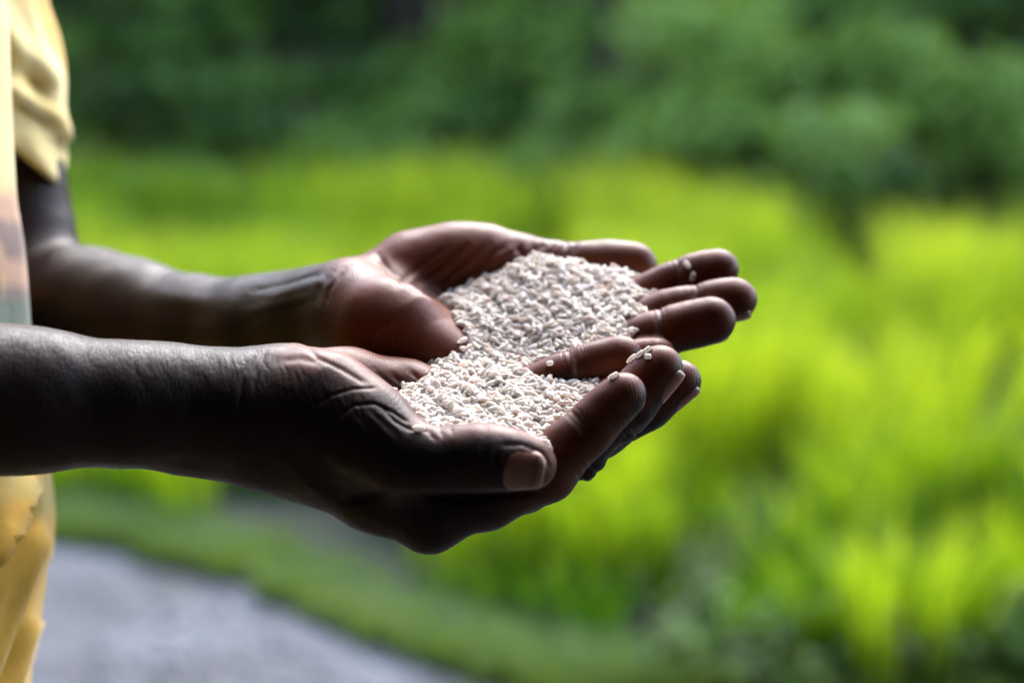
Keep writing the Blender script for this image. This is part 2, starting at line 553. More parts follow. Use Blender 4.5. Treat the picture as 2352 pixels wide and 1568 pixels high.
# --- the nearer arm and hand (the right one)
def near_arm():
    F = Field(pz(-420, 1330, -75) * [1, 1, 1], [105, 14, D0 * 1000 + 92], H)
    F.lo[0] = pz(-60, 0, -40)[0] - 8
    k = 9
    # forearm: two side by side rods make an oval section
    for dz in (-9, 11):
        add_chain(F, [Q(-400, 905, -35 + dz, 178), Q(-60, 915, -22 + dz, 156), Q(90, 920, -16 + dz, 147), Q(300, 928, -8 + dz, 127),
                      Q(430, 933, -2 + dz, 120), Q(560, 943, 4 + dz * 1.3, 126), Q(640, 962, 8 + dz * 1.5, 142)], 10, 12)
    add_chain(F, [Q(430, 1010, -6, 70), Q(590, 1052, -4, 56), Q(640, 1075, 4, 45)], 10)          # radius bone end
    # thenar, from the wrist to the thumb knuckle
    add_chain(F, [Q(660, 892, -2, 92), Q(745, 932, -8, 112), Q(840, 992, -16, 100), Q(925, 1052, -23, 80)], 12, 12)
    add_chain(F, [Q(680, 836, 16, 42), Q(780, 880, 12, 44), Q(872, 950, 2, 40)], 10, 8)
    # palm slab: metacarpals
    add_chain(F, [Q(600, 960, 4, 120), Q(760, 1040, 2, 118), Q(900, 1120, 0, 96), Q(990, 1180, 0, 82)], 10, 10)
    add_chain(F, [Q(620, 960, 20, 110), Q(850, 1090, 22, 90), Q(1030, 1150, 22, 76)], 12, 10)
    add_chain(F, [Q(640, 940, 34, 100), Q(860, 1020, 40, 84), Q(1040, 1095, 40, 72)], 12, 10)
    # hypothenar, little finger side
    add_chain(F, [Q(680, 880, 38, 84), Q(800, 894, 48, 84), Q(930, 910, 54, 74), Q(1060, 950, 55, 64)], 12, 10)
    # index knuckle bump
    add_ball(F, pz(985, 1212, -1), (10.5, 9.2, 10), 5)
    add_ball(F, pz(870, 1150, 2), (15, 11, 12), 8)
    # fingers
    finger(F, [Q(925, 1052, -23, 82), Q(1000, 1060, -26, 74), Q(1095, 1054, -26, 77), Q(1150, 1056, -25.5, 72), Q(1217, 1066, -25, 60)],
           (.1, .8, .6), 8, nail=(.05, -.30, -.95), creases=(), pad=.35)
    finger(F, [Q(985, 1170, 0, 84), Q(1120, 1140, 0, 73), Q(1255, 1083, 0, 68), Q(1352, 985, 0, 57), Q(1432, 909, 0, 51)],
           (-.75, .62, .1), 5, nail=(.55, -.42, .72), creases=((3, 1.0),))
    finger(F, [Q(1030, 1150, 21, 80), Q(1200, 1105, 21, 70), Q(1335, 1018, 20, 62), Q(1446, 926, 20, 58), Q(1516, 848, 20, 54)],
           (-.72, .68, .1), 3, nail=(.88, -.52, -.16), creases=((3, 1.0),))
    finger(F, [Q(1040, 1100, 40, 76), Q(1230, 1065, 40, 68), Q(1380, 990, 38, 58), Q(1486, 930, 38, 54), Q(1562, 876, 38, 47)],
           (-.5, .82, .15), 3, nail=(.50, -.86, -.10), creases=((3, 1.0),))
    finger(F, [Q(1050, 965, 56, 66), Q(1160, 930, 56, 58), Q(1240, 888, 55, 50), Q(1322, 852, 53, 47), Q(1424, 822, 52, 51)],
           (-.35, .9, -.25), 3, nail=(.4, -.9, .2), creases=((3, 1.1),))
    for (x, y, D, r) in ((1458, 976, 23, 3.6), (1438, 1000, 22, 3.6), (1366, 1064, 21, 3.8), (1346, 1088, 20, 3.6)):
        add_ball(F, pz(x, y, D), (r, r * .8, r * 1.6), 2.5)
    V, Fc = surface_nets(F)
    Nn = grad(F, V)
    P = px_of(V)
    organic(V, Nn, .28, 13, 3)
    cr = np.zeros(len(V))
    # palm side: faces the cup
    hand = sstep(560, 720, P[:, 0])
    up = np.array([-.35, .86, .38]); up /= np.linalg.norm(up)
    ndu = Nn @ up
    palm = hand * sstep(0, .60, ndu)
    palm = np.maximum(palm, sstep(640, 760, P[:, 0]) * sstep(D0 * 1000 + 26, D0 * 1000 + 40, V[:, 2]) * sstep(-.35, .25, ndu))
    tip = sstep(1300, 1400, P[:, 0])
    palm = np.maximum(palm, tip * sstep(-.35, .35, Nn @ (np.array([-.6, .6, -.5]) / .99)))
    thumb = (P[:, 1] > 960) & (V[:, 2] < D0 * 1000 - 5) & (P[:, 0] > 900)
    palm = np.where(thumb, np.maximum(palm * .9, sstep(1120, 1290, P[:, 0]) * .6), palm)
    front = (D0 * 1000 - 70, D0 * 1000 + 75)
    nr = (D0 * 1000 - 70, D0 * 1000 + 12)
    L = []
    # wrist creases and folds on the thumb base
    L += [([(585, 812), (560, 860), (552, 920), (556, 990)], 6, -.7, 0),
          ([(612, 806), (590, 850), (584, 900)], 5, -.5, 0),
          ([(726, 932), (760, 908), (810, 893), (862, 890)], 3.6, -.5, .2),
          ([(775, 962), (812, 930), (860, 926), (900, 944), (935, 968)], 3.8, -.75, .3),
          ([(880, 935), (905, 965), (940, 985), (985, 990)], 4.5, -.6, .25),
          ([(838, 945), (880, 985), (905, 1010)], 5, .3, .2), ([(860, 940), (902, 975), (930, 1000)], 5, .3, .2),
          ([(810, 960), (840, 995), (850, 1030)], 5, .4, 0),
          ([(985, 985), (990, 1000), (1002, 1010)], 5, -.5, 0), ([(1010, 984), (1016, 1004)], 4, -.5, 0), ([(1035, 980), (1038, 996)], 4, -.4, 0),
          ([(640, 828), (690, 822), (740, 832)], 9, -.6, .1),
          ([(700, 792), (730, 820), (790, 850), (840, 880)], 6, -.6, 0)]
    # thumb joint wrinkles
    L += [([(1052, 1040), (1056, 1080), (1070, 1122)], 4, -.8, 0), ([(1084, 1060), (1090, 1118)], 3.5, -.45, 0), ([(1020, 1050), (1022, 1100)], 3.5, -.3, 0),
          ([(1140, 1030), (1136, 1075), (1146, 1122)], 5, -.5, 0), ([(1150, 1022), (1200, 1020), (1245, 1040), (1262, 1075)], 6, -.55, 0)]
    # under the thumb: web folds, tendon
    L += [([(790, 1150), (860, 1142), (940, 1138), (1040, 1142), (1140, 1138), (1240, 1130)], 9, -1.6, 0),
          ([(930, 1150), (926, 1190), (940, 1225)], 5, -.7, 0), ([(955, 1150), (950, 1180)], 4, -.5, 0), ([(905, 1160), (900, 1200)], 4, -.4, 0),
          ([(1035, 1150), (1040, 1190)], 5, -.5, 0), ([(700, 1010), (790, 1060), (860, 1085)], 30, .9, 0), ([(640, 1040), (720, 1120), (800, 1180)], 16, .5, 0)]
    carve(V, Nn, L, nr, cr)
    for i in range(46):                          # fine cross lines over the thumb base
        x0 = 600 + rng.uniform(0, 230); y0 = 812 + (x0 - 600) * .33 + rng.uniform(-5, 65)
        ln = rng.uniform(14, 40); a = R(rng.uniform(60, 88))
        carve(V, Nn, [([(x0, y0), (x0 + ln * math.cos(a), y0 + ln * math.sin(a))], 2.8, -.15, 0)], nr, cr)
    for i in range(60):                          # rings round the forearm near the wrist
        x0 = rng.uniform(300, 600); y0 = rng.uniform(800, 880); ln = rng.uniform(20, 60)
        carve(V, Nn, [([(x0, y0), (x0 + rng.uniform(-2, 8), y0 + ln * .5), (x0 + 8, y0 + ln)], 3.0, -.09, 0)], nr, cr)
    # knuckle wrinkles on the backs of middle and ring fingers
    for (x, y) in ((1452, 985), (1440, 1000), (1465, 972), (1350, 1085), (1335, 1100), (1362, 1072)):
        carve(V, Nn, [([(x - 10, y - 12), (x + 14, y + 16)], 3.5, -.55, 0)], front, cr)
    # pale joint folds of the fingertips
    for pts in ([(1300, 946), (1322, 972), (1338, 1000)], [(1306, 800), (1318, 826), (1322, 868)]):
        carve(V, Nn, [(pts, 5, -.2, .8)], front, cr)
    # palm-side furrows of the hypothenar
    for (a, b) in (((900, 860), (955, 905)), ((940, 850), (985, 890)), ((860, 850), (905, 890))):
        carve(V, Nn, [([a, b], 6, -.5, 0)], (D0 * 1000 + 15, D0 * 1000 + 80), cr)
    return F, V, Fc, palm, cr, hand


def far_arm():
    F = Field([pz(-60, 0, 330)[0], pz(0, 960, 60)[1] - 5, D0 * 1000 + 40], [112, pz(0, -20, 330)[1], D0 * 1000 + 345], H * 1.0)
    # forearm
    for dz in (-9, 11):
        add_chain(F, [Q(95, 700, 255 + dz, 122), Q(190, 712, 236 + dz, 120), Q(300, 728, 214 + dz, 112), Q(450, 756, 184 + dz, 102),
                      Q(600, 764, 156 + dz, 110), Q(720, 744, 134 + dz * 1.2, 108), Q(810, 716, 118 + dz * 1.5, 112)], 12, 14)
    # elbow and upper arm
    add_chain(F, [Q(80, 690, 262, 120), Q(52, 560, 270, 116), Q(28, 440, 276, 118), Q(4, 250, 282, 118), Q(-14, 120, 286, 116), Q(-34, 0, 290, 112), Q(-45, -80, 292, 108)], 12, 10)
    add_chain(F, [Q(180, 670, 240, 80), Q(330, 715, 212, 76)], 14, 8)
    # heel of the hand: little finger side toward the camera, thumb side away
    add_chain(F, [Q(815, 745, 92, 88), Q(872, 744, 84, 96), Q(930, 768, 80, 86), Q(972, 800, 76, 54)], 12, 12)
    add_chain(F, [Q(850, 690, 124, 84), Q(945, 628, 136, 84), Q(1040, 610, 138, 86), Q(1120, 606, 138, 74), Q(1160, 612, 137, 64)], 12, 12)
    add_chain(F, [Q(800, 722, 112, 106), Q(920, 752, 116, 84), Q(1150, 800, 116, 66), Q(1330, 778, 118, 58)], 12, 12)
    add_chain(F, [Q(840, 756, 100, 96), Q(1000, 806, 100, 78), Q(1150, 825, 100, 64), Q(1330, 800, 100, 56)], 12, 12)
    add_chain(F, [Q(860, 770, 90, 78), Q(1000, 828, 87, 62), Q(1120, 856, 86, 56), Q(1300, 828, 84, 52)], 12, 12)
    add_chain(F, [Q(940, 810, 78, 56), Q(1120, 872, 74, 46), Q(1250, 868, 72, 48)], 12, 12)
    # thumb
    finger(F, [Q(1140, 610, 138, 66), Q(1210, 600, 140, 52), Q(1300, 608, 140, 50), Q(1390, 606, 140, 51), Q(1455, 610, 140, 53)],
           (.1, .3, -.95), 8, nail=(.05, .2, .97), creases=((2, .9),), pad=.5)
    finger(F, [Q(1330, 778, 118, 56), Q(1420, 718, 116, 48), Q(1500, 668, 114, 42), Q(1568, 640, 113, 44), Q(1652, 620, 112, 46)],
           (-.3, .85, -.4), 4, nail=(.3, -.85, .4), creases=((3, 1.0),))
    finger(F, [Q(1335, 800, 100, 54), Q(1440, 760, 98, 50), Q(1530, 712, 96, 43), Q(1606, 704, 95, 45), Q(1690, 688, 94, 49)],
           (-.25, .9, -.3), 4, nail=(.55, -.8, -.15), creases=((3, 1.0),))
    finger(F, [Q(1300, 828, 85, 54), Q(1380, 800, 83, 50), Q(1445, 785, 82, 47), Q(1528, 762, 80, 50), Q(1634, 736, 79, 53)],
           (-.25, .9, -.35), 4, nail=(.35, -.88, .3), creases=((3, 1.1),))
    finger(F, [Q(1250, 868, 72, 46), Q(1340, 860, 70, 42), Q(1410, 842, 69, 39), Q(1460, 826, 68, 39), Q(1512, 818, 67, 39)],
           (-.25, .9, -.3), 4, nail=(.1, -.85, .62), creases=())
    V, Fc = surface_nets(F)
    Nn = grad(F, V)
    P = px_of(V)
    organic(V, Nn, .45, 12, 13)
    cr = np.zeros(len(V))
    hand = sstep(700, 830, P[:, 0])
    up = np.array([-.15, .62, -.77])
    palm = hand * sstep(-.25, .55, Nn @ up)
    allz = (D0 * 1000 + 40, D0 * 1000 + 200)
    L = [([(868, 588), (900, 625), (950, 660), (1008, 684)], 7, -1.6, .25),
         ([(728, 690), (735, 660), (760, 625)], 8, -.9, 0), ([(748, 700), (756, 665), (790, 620)], 6, -.6, 0),
         ([(850, 800), (872, 770), (900, 750)], 8, -.4, .15),
         ([(600, 690), (680, 668), (760, 640)], 12, .9, 0), ([(560, 720), (640, 700), (720, 680)], 12, .8, 0),
         ([(640, 715), (700, 696), (745, 678)], 9, -.35, 0), ([(580, 668), (660, 650), (740, 626)], 7, -.6, 0),
         ([(330, 680), (420, 690), (520, 700)], 22, 1.0, 0), ([(1188, 560), (1204, 590), (1200, 625)], 8, -1.4, 0)]
    for i in range(6):                           # diagonal folds across the ball of the thumb
        x = 905 + i * 46
        y1 = 655 - i * 3
        L.append(([(x + 8, y1), (x + 60, y1 - 42), (x + 125, y1 - 85)], 8, -.60 - .25 * (i % 2), 0))
        L.append(([(x + 24, y1), (x + 76, y1 - 40), (x + 140, y1 - 82)], 11, .35, 0))
    for x in (1215, 1240, 1262, 1284, 1306):
        L.append(([(x + 16, 555), (x, 590), (x - 8, 612)], 5, -.8, .2))
    L += [([(1322, 558), (1314, 590), (1318, 625)], 6, -1.0, .1)]
    carve(V, Nn, L, allz, cr)
    for pts in ([(1570, 596), (1560, 625), (1566, 668)], [(1600, 664), (1592, 680), (1580, 694)], [(1520, 704), (1508, 735), (1510, 790)]):
        carve(V, Nn, [(pts, 5, -.2, .8)], allz, cr)
    return F, V, Fc, palm, cr, hand


FN, VN, FcN, pN, cN, hN = near_arm()
FF, VF, FcF, pF, cF, hF = far_arm()


# --- the rest of the body, mostly outside the frame: torso, head, legs, the nearer upper arm
def rest_of_body():
    F = Field([-760, -1330, D0 * 1000 - 190], [-190, 560, D0 * 1000 + 430], 9.0)
    def J(x, y, z, r, sz=1.0): return (np.array([x, y, D0 * 1000 + z], float), r, sz)
    cx, cz = -420, 120
    up = np.array([0, CA, -SA])              # world up in local axes
    def W(x, h, z, r, sz=1.0):               # h = height over the elbows, upright body
        p = np.array([x, 0, D0 * 1000 + z]) + up * h
        return (p, r, sz)
    add_chain(F, [W(cx, 250, cz, 95, 1.7), W(cx, 60, cz, 98, 1.45), W(cx, -120, cz, 100, 1.55), W(cx, -190, cz, 100, 1.55)], 30, 30)
    add_chain(F, [W(cx, 300, cz, 60), W(cx + 15, 400, cz, 58)], 20, 10)
    add_chain(F, [W(cx + 10, 430, cz, 72), W(cx, 500, cz, 90)], 20, 20)
    add_chain(F, [W(cx + 92, 452, cz, 12), W(cx + 78, 480, cz, 10)], 14, 8)
    for s in (-1, 1):
        add_ball(F, W(cx, 465, cz + s * 88, 1)[0], (16, 28, 8), 8)
        add_chain(F, [W(cx, -200, cz + s * 85, 88), W(cx + 12, -560, cz + s * 85, 58), W(cx, -930, cz + s * 85, 42)], 20, 20)
        add_chain(F, [W(cx, -940, cz + s * 85, 40), W(cx + 130, -975, cz + s * 85, 34)], 20, 20)
    # nearer upper arm and elbow
    add_chain(F, [J(-228, -24, -28, 32), J(-330, -30, -62, 38), J(-425, -34, -95, 40)], 14, 10)
    add_chain(F, [J(-425, -34, -95, 42), W(cx, 120, cz - 195, 46), W(cx, 235, cz - 165, 58)], 24, 20)
    add_chain(F, [J(-283, 184, 290, 26), W(cx + 90, 235, cz + 170, 44), W(cx, 250, cz + 160, 58)], 24, 20)
    V, Fc = surface_nets(F)
    return V, Fc


VB, FcB = rest_of_body()
nV = [VN, VF, VB]
off = np.cumsum([0] + [len(v) for v in nV])
Vall = np.concatenate(nV)
Fall = np.concatenate([FcN, FcF + off[1], FcB + off[2]])
z = np.zeros(len(VB))
body = person_part('body', Vall, Fall, M_SKIN, attrs={'palm': np.concatenate([pN, pF, z]), 'crease': np.concatenate([cN, cF, z]), 'hand': np.concatenate([hN, hF, z])})


def surf_point(p, dr, F):
    """march from p along dr to the skin"""
    dr = dr / np.linalg.norm(dr)
    t = np.arange(0, 26, .1)
    v = sample(F, p[None] + dr[None] * t[:, None])
    k = np.argmax(v > 0)
    return p + dr * t[k]


def fingernail(a, b, ra, rb, dors, F):
    ax = (b - a) / np.linalg.norm(b - a)
    dors = dors - ax * (dors @ ax); dors /= np.linalg.norm(dors)
    side = np.cross(ax, dors)
    L = rb * 1.5; nu, nv = 12, 12
    top = []
    for i in range(nu + 1):
        u = i / nu
        c = b + ax * (-L * .72 + L * 1.08 * u)
        half = R(54) * (1 - .30 * abs(2 * u - 1) ** 4) * (1 - .45 * max(0, 1 - u / .3) ** 2)
        for j in range(nv + 1):
            th = (2 * j / nv - 1) * half
            if u > .8: th *= 1 - .5 * (u - .8)
            dr = dors * math.cos(th) + side * math.sin(th)
            # ride on the skin, but keep a straight free edge over the fingertip
            cc = b + ax * min(-L * .72 + L * 1.08 * u, 0)
            sp = surf_point(cc, dr, F)
            rr = np.linalg.norm(sp - cc)
            dips = 1.0 - .05 * (abs(2 * j / nv - 1) ** 3)
            lift = .18 + .30 * u - .6 * (abs(2 * j / nv - 1) ** 6) - (.7 if u == 0 else 0)
            over = max(-L * .72 + L * 1.08 * u, 0) / rb
            rr = rr * (.42 + .58 * math.sqrt(max(0, 1 - over * over)))
            top.append(c + dr * (rr * dips + lift))
    top = np.array(top); n0 = len(top)
    ctr = np.array([b] * n0)
    inn = top + (ctr - top) / np.linalg.norm(ctr - top, axis=1, keepdims=True) * .7
    V = np.concatenate([top, inn]); Fs = []
    w_ = nv + 1
    for i in range(nu):
        for j in range(nv):
            q = [i * w_ + j, i * w_ + j + 1, (i + 1) * w_ + j + 1, (i + 1) * w_ + j]
            Fs.append(q); Fs.append([x + n0 for x in q[::-1]])
    rim = [j for j in range(w_)] + [i * w_ + nv for i in range(1, nu + 1)] + [nu * w_ + j for j in range(nv - 1, -1, -1)] + [i * w_ for i in range(nu - 1, 0, -1)]
    for p, q in zip(rim, rim[1:] + rim[:1]): Fs.append([q, p, p + n0, q + n0])
    uu = np.tile(np.repeat(np.linspace(0, 1, nu + 1), nv + 1), 2)
    return V, np.array(Fs), uu


nn = 5
for i, (a, b, ra, rb, dd) in enumerate(NAILS):
    V, Fs, uu = fingernail(a, b, ra, rb, dd, FN if i < nn else FF)
    person_part('fingernail', V, Fs, M_NAIL, body, {'along': uu})

# ------------------------------------------------------------------ the rice
HEAP = [  # picture x, mm beyond the near fingers, picture y of the surface
    (860, 20, 930), (860, 45, 940), (880, 20, 905), (885, 0, 955), (930, -2, 972), (930, 20, 922), (935, 45, 884), (990, -8, 985), (990, 20, 905), (990, 45, 856),
    (1050, -10, 990), (1050, 15, 938), (1050, 35, 884), (1050, 50, 850), (1150, -10, 998), (1150, 15, 938), (1150, 35, 880), (1150, 52, 842),
    (1250, -6, 1018), (1250, 15, 950), (1250, 35, 893), (1250, 52, 852), (1340, 5, 985), (1340, 25, 920), (1340, 45, 878), (1400, 20, 925), (1400, 40, 885),
    (1440, 30, 910), (1000, 62, 844), (985, 80, 772), (985, 92, 720), (985, 110, 700), (1008, 100, 712), (1015, 112, 680), (1060, 60, 832), (1060, 80, 745), (1050, 100, 700), (1050, 118, 672),
    (1150, 63, 828), (1150, 80, 752), (1150, 100, 680), (1150, 122, 620), (1240, 63, 826), (1240, 80, 742), (1240, 100, 668), (1245, 124, 584),
    (1330, 62, 805), (1330, 80, 735), (1330, 100, 664), (1330, 122, 612), (1430, 66, 778), (1430, 82, 728), (1430, 100, 674), (1430, 120, 626),
    (1510, 72, 762), (1510, 86, 720), (1510, 100, 684), (1500, 116, 648), (1560, 90, 730), (1560, 110, 688), (1080, 140, 690), (1180, 150, 650), (1250, 150, 640), (1330, 145, 640), (1430, 140, 650)]
HP = np.array(HEAP, float)


def tps_fit(XY, v, lam=.4):
    n = len(XY)
    d = np.linalg.norm(XY[:, None] - XY[None], axis=2)
    K = np.where(d > 0, d * d * np.log(d + 1e-9), 0) + lam * np.eye(n)
    A = np.zeros((n + 3, n + 3)); A[:n, :n] = K
    A[:n, n:] = np.c_[np.ones(n), XY]; A[n:, :n] = A[:n, n:].T
    return np.linalg.solve(A, np.r_[v, 0, 0, 0])


HXY = np.c_[HP[:, 0] / 100, HP[:, 1] / 17]
HS = tps_fit(HXY, HP[:, 2])


def heap_py(px, D):
    q = np.c_[px / 100, D / 17]
    d = np.linalg.norm(q[:, None] - HXY[None], axis=2)
    return np.where(d > 0, d * d * np.log(d + 1e-9), 0) @ HS[:-3] + HS[-3] + q @ HS[-2:]


def pz_arr(px, py, D):
    zz = D0 * 1000 + D
    return np.stack([(px - 1176) * KP * zz, (784 - py) * KP * zz, zz], 1)


def heap_pts(px, D):
    P = pz_arr(px, heap_py(px, D), D)
    # small mounds and hollows
    P[:, 1] += .9 * np.sin(P[:, 0] * .33 + 1) * np.sin(P[:, 2] * .29) + .6 * np.sin(P[:, 0] * .71 + P[:, 2] * .5)
    return P


def grain_mesh(kind, r):
    """a rice kernel: whole, broken or chipped; along +x, mm"""
    L = {0: 6.6, 1: 5.3, 2: 4.0, 3: 3.0, 4: 5.8}[kind] * r.uniform(.92, 1.08)
    wd, th = r.uniform(1.02, 1.25), r.uniform(.88, 1.05)
    nr, ns = 9, 10
    V = []; 
    for i in range(nr):
        t = i / (nr - 1)
        x = (t - .5) * L
        if kind in (0, 4): prof = (1 - abs(2 * t - 1) ** 2.4) ** .55
        elif kind == 1: prof = (1 - max(0, 2 * t - 1) ** 2.6) ** .5 if t > .5 else .74 + .26 * (t * 2) ** .5 if t > 0 else .50
        else: prof = min(1, .72 + 1.6 * min(t, 1 - t)) if 0 < t < 1 else .50
        prof = max(prof, .10)
        for j in range(ns):
            a = 2 * math.pi * j / ns
            cy, cz_ = math.cos(a), math.sin(a)
            sq = (abs(cy) ** 2.4 + abs(cz_) ** 2.4) ** (-1 / 2.4) * .96 if kind else 1
            y, zz = cy * wd * prof * sq, cz_ * th * prof * sq
            xx = x
            if kind in (1, 2, 3) and i == 0: xx += .35 * cy          # slanting break
            if kind in (2,) and i == nr - 1: xx += .3 * cz_
            y += .10 * (x / L) ** 2 * L                              # slight bow
            if kind == 4 and t > .82: y -= .35 * (t - .82) / .18     # germ notch
            V.append((xx, y, zz))
    V.append((V[0][0] if kind in (0, 4) else -L / 2 + .1, 0, 0)); V.append((L / 2 - (0 if kind in (0, 4) else .1), 0, 0))
    Fs = []
    for i in range(nr - 1):
        for j in range(ns):
            q = (i * ns + j, i * ns + (j + 1) % ns, (i + 1) * ns + (j + 1) % ns, (i + 1) * ns + j)
            Fs += [(q[2], q[1], q[0]), (q[3], q[2], q[0])]
    c0, c1 = nr * ns, nr * ns + 1
    for j in range(ns):
        Fs.append((c0, (j + 1) % ns, j)[::1]); b_ = (nr - 1) * ns
        Fs.append((c1, b_ + j, b_ + (j + 1) % ns)[::1])
    return np.array(V), np.array(Fs)[:, ::-1]


gr = np.random.default_rng(11)
GR = [grain_mesh(k, gr) for k in (0, 0, 1, 1, 1, 2, 2, 3, 4, 4)]


def basis(nrm, ang, tilt, roll):
    t = np.cross(nrm, [0.3, 1, .2]); t /= np.linalg.norm(t); b = np.cross(nrm, t)
    x = t * math.cos(ang) + b * math.sin(ang)
    x = x * math.cos(tilt) + nrm * math.sin(tilt)
    y = np.cross(nrm, x); y /= np.linalg.norm(y); zz = np.cross(x, y)
    y2 = y * math.cos(roll) + zz * math.sin(roll); z2 = np.cross(x, y2)
    return np.stack([x, y2, z2], 1)


def scatter(n_try, spacing, lift, seed):
    r = np.random.default_rng(seed)
    px = r.uniform(850, 1580, n_try); D = r.uniform(-14, 135, n_try)
    P = heap_pts(px, D)
    e = 1.0
    Pa, Pb = heap_pts(px + 6, D), heap_pts(px, D + e)
    nrm = np.cross(Pb - P, Pa - P); nrm /= np.linalg.norm(nrm, axis=1, keepdims=True)
    nrm *= np.sign(nrm[:, 1:2])
    P = P + nrm * (lift + r.uniform(-.5, .5, n_try))[:, None]
    hand_d = np.minimum(np.where((P[:, 2] < FN.lo[2] + (FN.n[2] - 2) * FN.h), sample(FN, P), 30),
                        np.where((P[:, 2] > FF.lo[2] + 2), sample(FF, P), 30))
    ok = hand_d > .75
    # stay in the cups
    q = px_of(P)
    Dq = P[:, 2] - D0 * 1000
    ok &= ~((Dq >= 50) & (q[:, 0] > 1425 + (Dq - 62) * 3.2)) & ~((Dq < 12) & (q[:, 0] > 1262))
    ok &= ~((P[:, 2] - D0 * 1000 < 55) & (q[:, 0] > 1300) & (q[:, 0] - 1300 > (1010 - q[:, 1]) * 1.05))
    P, nrm, hand_d = P[ok], nrm[ok], hand_d[ok]
    keep = []; cell = {}
    s = spacing
    for i, p in enumerate(P):
        c = tuple((p // s).astype(int)); bad = False
        for dx in (-1, 0, 1):
            for dy in (-1, 0, 1):
                for dz in (-1, 0, 1):
                    for j in cell.get((c[0] + dx, c[1] + dy, c[2] + dz), ()):
                        if np.sum((P[j] - p) ** 2) < s * s: bad = True; break
        if not bad:
            cell.setdefault(c, []).append(i); keep.append(i)
    return P[keep], nrm[keep]


layers = [scatter(90000, 2.02, .3, 1), scatter(60000, 1.8, -.8, 2), scatter(12000, 5.0, 1.2, 5)]
TOP, TN = np.concatenate([layers[0][0], layers[2][0]]), np.concatenate([layers[0][1], layers[2][1]])
gr = np.random.default_rng(21)


def tint(r):
    u = r.uniform()
    if u < .012: return np.array((.50, .36, .20))
    if u < .06: return np.array((.74, .64, .57))
    v = r.uniform(.78, .89)
    return np.array((v, v * r.uniform(.925, .955), v * r.uniform(.86, .905)))


def pose(p, nrm, r, tiltmax=.28):
    k = r.integers(len(GR))
    return k, basis(nrm, r.uniform(0, 6.28), r.normal() * tiltmax, r.uniform(0, 6.28)), p, tint(r)


items = [pose(p, nrm, gr) for p, nrm in zip(TOP, TN)]
# the 300 foremost and largest in the picture become grains of their own
q = px_of(TOP)
vis = (q[:, 1] < 1015) & (TOP[:, 2] - D0 * 1000 > -8)
score = np.where(vis, -TOP[:, 2], -1e9)
own = set(np.argsort(-score)[:285].tolist())
under = [pose(p, nrm, gr) for p, nrm in zip(*layers[1])]
Vs, Fs, Ts, o_ = [], [], [], 0
for k, B, p, t in [it for i, it in enumerate(items) if i not in own] + under:
    v, f = GR[k]
    Vs.append(v @ B.T + p); Fs.append(f + o_); Ts.append(np.repeat(t[None], len(v), 0)); o_ += len(v)
W = to_world(np.concatenate(Vs)); c0 = W.mean(0)
me = mesh_np('rice', W - c0, np.concatenate(Fs), M_RICE, True, {'tint': np.concatenate(Ts)})
tag(link('rice', me, None, c0), 'pale broken rice heaped up in both cupped palms', 'rice', kind='stuff')
print('grains', len(items), len(under))

# the inside of the heap, under the loose layer
gx, gd = np.meshgrid(np.linspace(870, 1560, 120), np.linspace(-10, 132, 100), indexing='ij')
P = heap_pts(gx.ravel(), gd.ravel()); P[:, 1] -= 1.7
hd = np.minimum(np.where(P[:, 2] < FN.lo[2] + (FN.n[2] - 2) * FN.h, sample(FN, P), 30), np.where(P[:, 2] > FF.lo[2] + 2, sample(FF, P), 30))
idx = np.arange(120 * 100).reshape(120, 100)
f = np.stack([idx[:-1, :-1], idx[1:, :-1], idx[1:, 1:], idx[:-1, 1:]], -1).reshape(-1, 4)
pq = px_of(P)
okv = (hd > -1.0) & ~((gd.ravel() >= 48) & (gx.ravel() > 1395 + (gd.ravel() - 62) * 3.0)) & ~((gd.ravel() < 55) & (gx.ravel() > 1290) & (gx.ravel() - 1290 > (1010 - pq[:, 1]) * 1.0))
f = f[okv[f].all(1)]
Wc = to_world(P)
core = mesh_np('rice_bed', Wc - c0, f, M_RICE, True, {'tint': np.repeat([[.80, .74, .69]], len(P), 0)})
tag(link('rice_bed', core, None, c0), 'packed rice lying deeper in the cupped palms under the loose grains', 'rice', kind='stuff')

GME = []
for v, f in GR:
    GME.append(mesh_np('rice_grain', v / 1000, f, M_RICE, True, {'tint': np.repeat([[.80, .76, .72]], len(v), 0)}))
RW = np.array([[1, 0, 0], [0, SA, CA], [0, CA, -SA]]).T     # local rows -> world columns


def grain_obj(k, B, p, label, group=None):
    o = link('rice_grain', GME[k], None)
    Mw = np.array([[1, 0, 0], [0, SA, CA], [0, CA, -SA]]) @ B
    if np.linalg.det(Mw) < 0: Mw[:, 2] *= -1
    M4 = Matrix(Mw.tolist()).to_4x4(); M4.translation = Vector(to_world(p)[0])
    o.matrix_world = M4
    tag(o, label, 'rice grain', group)
    return o


KIND_WORD = ('long whole', 'long whole', 'blunt broken', 'blunt broken', 'blunt broken', 'short broken', 'short broken', 'tiny broken', 'notched', 'notched')
PLACE = ((960, 'at the left end of the nearer heap'), (1010, 'above the fold of the nearer thumb'), (1060, 'above the knuckle of the nearer thumb'), (1110, 'above the middle of the nearer thumb'),
         (1160, 'above the nail root of the thumb'), (1210, 'above the nail edge of the thumb'), (1280, 'above the tip of the nearer thumb'), (9999, 'against the nearer index finger'))
own = sorted(own)
for i in own:
    k, B, p, t = items[i]
    x_, y_ = px_of(p[None])[0]
    where = next(wd for lim, wd in PLACE if x_ < lim)
    row = 'in the lowest row' if y_ > 972 else 'low' if y_ > 950 else 'halfway up' if y_ > 925 else 'higher up'
    grain_obj(k, B, p, KIND_WORD[k] + ' grain ' + row + ', ' + where, 'loose grains at the front of the heap')


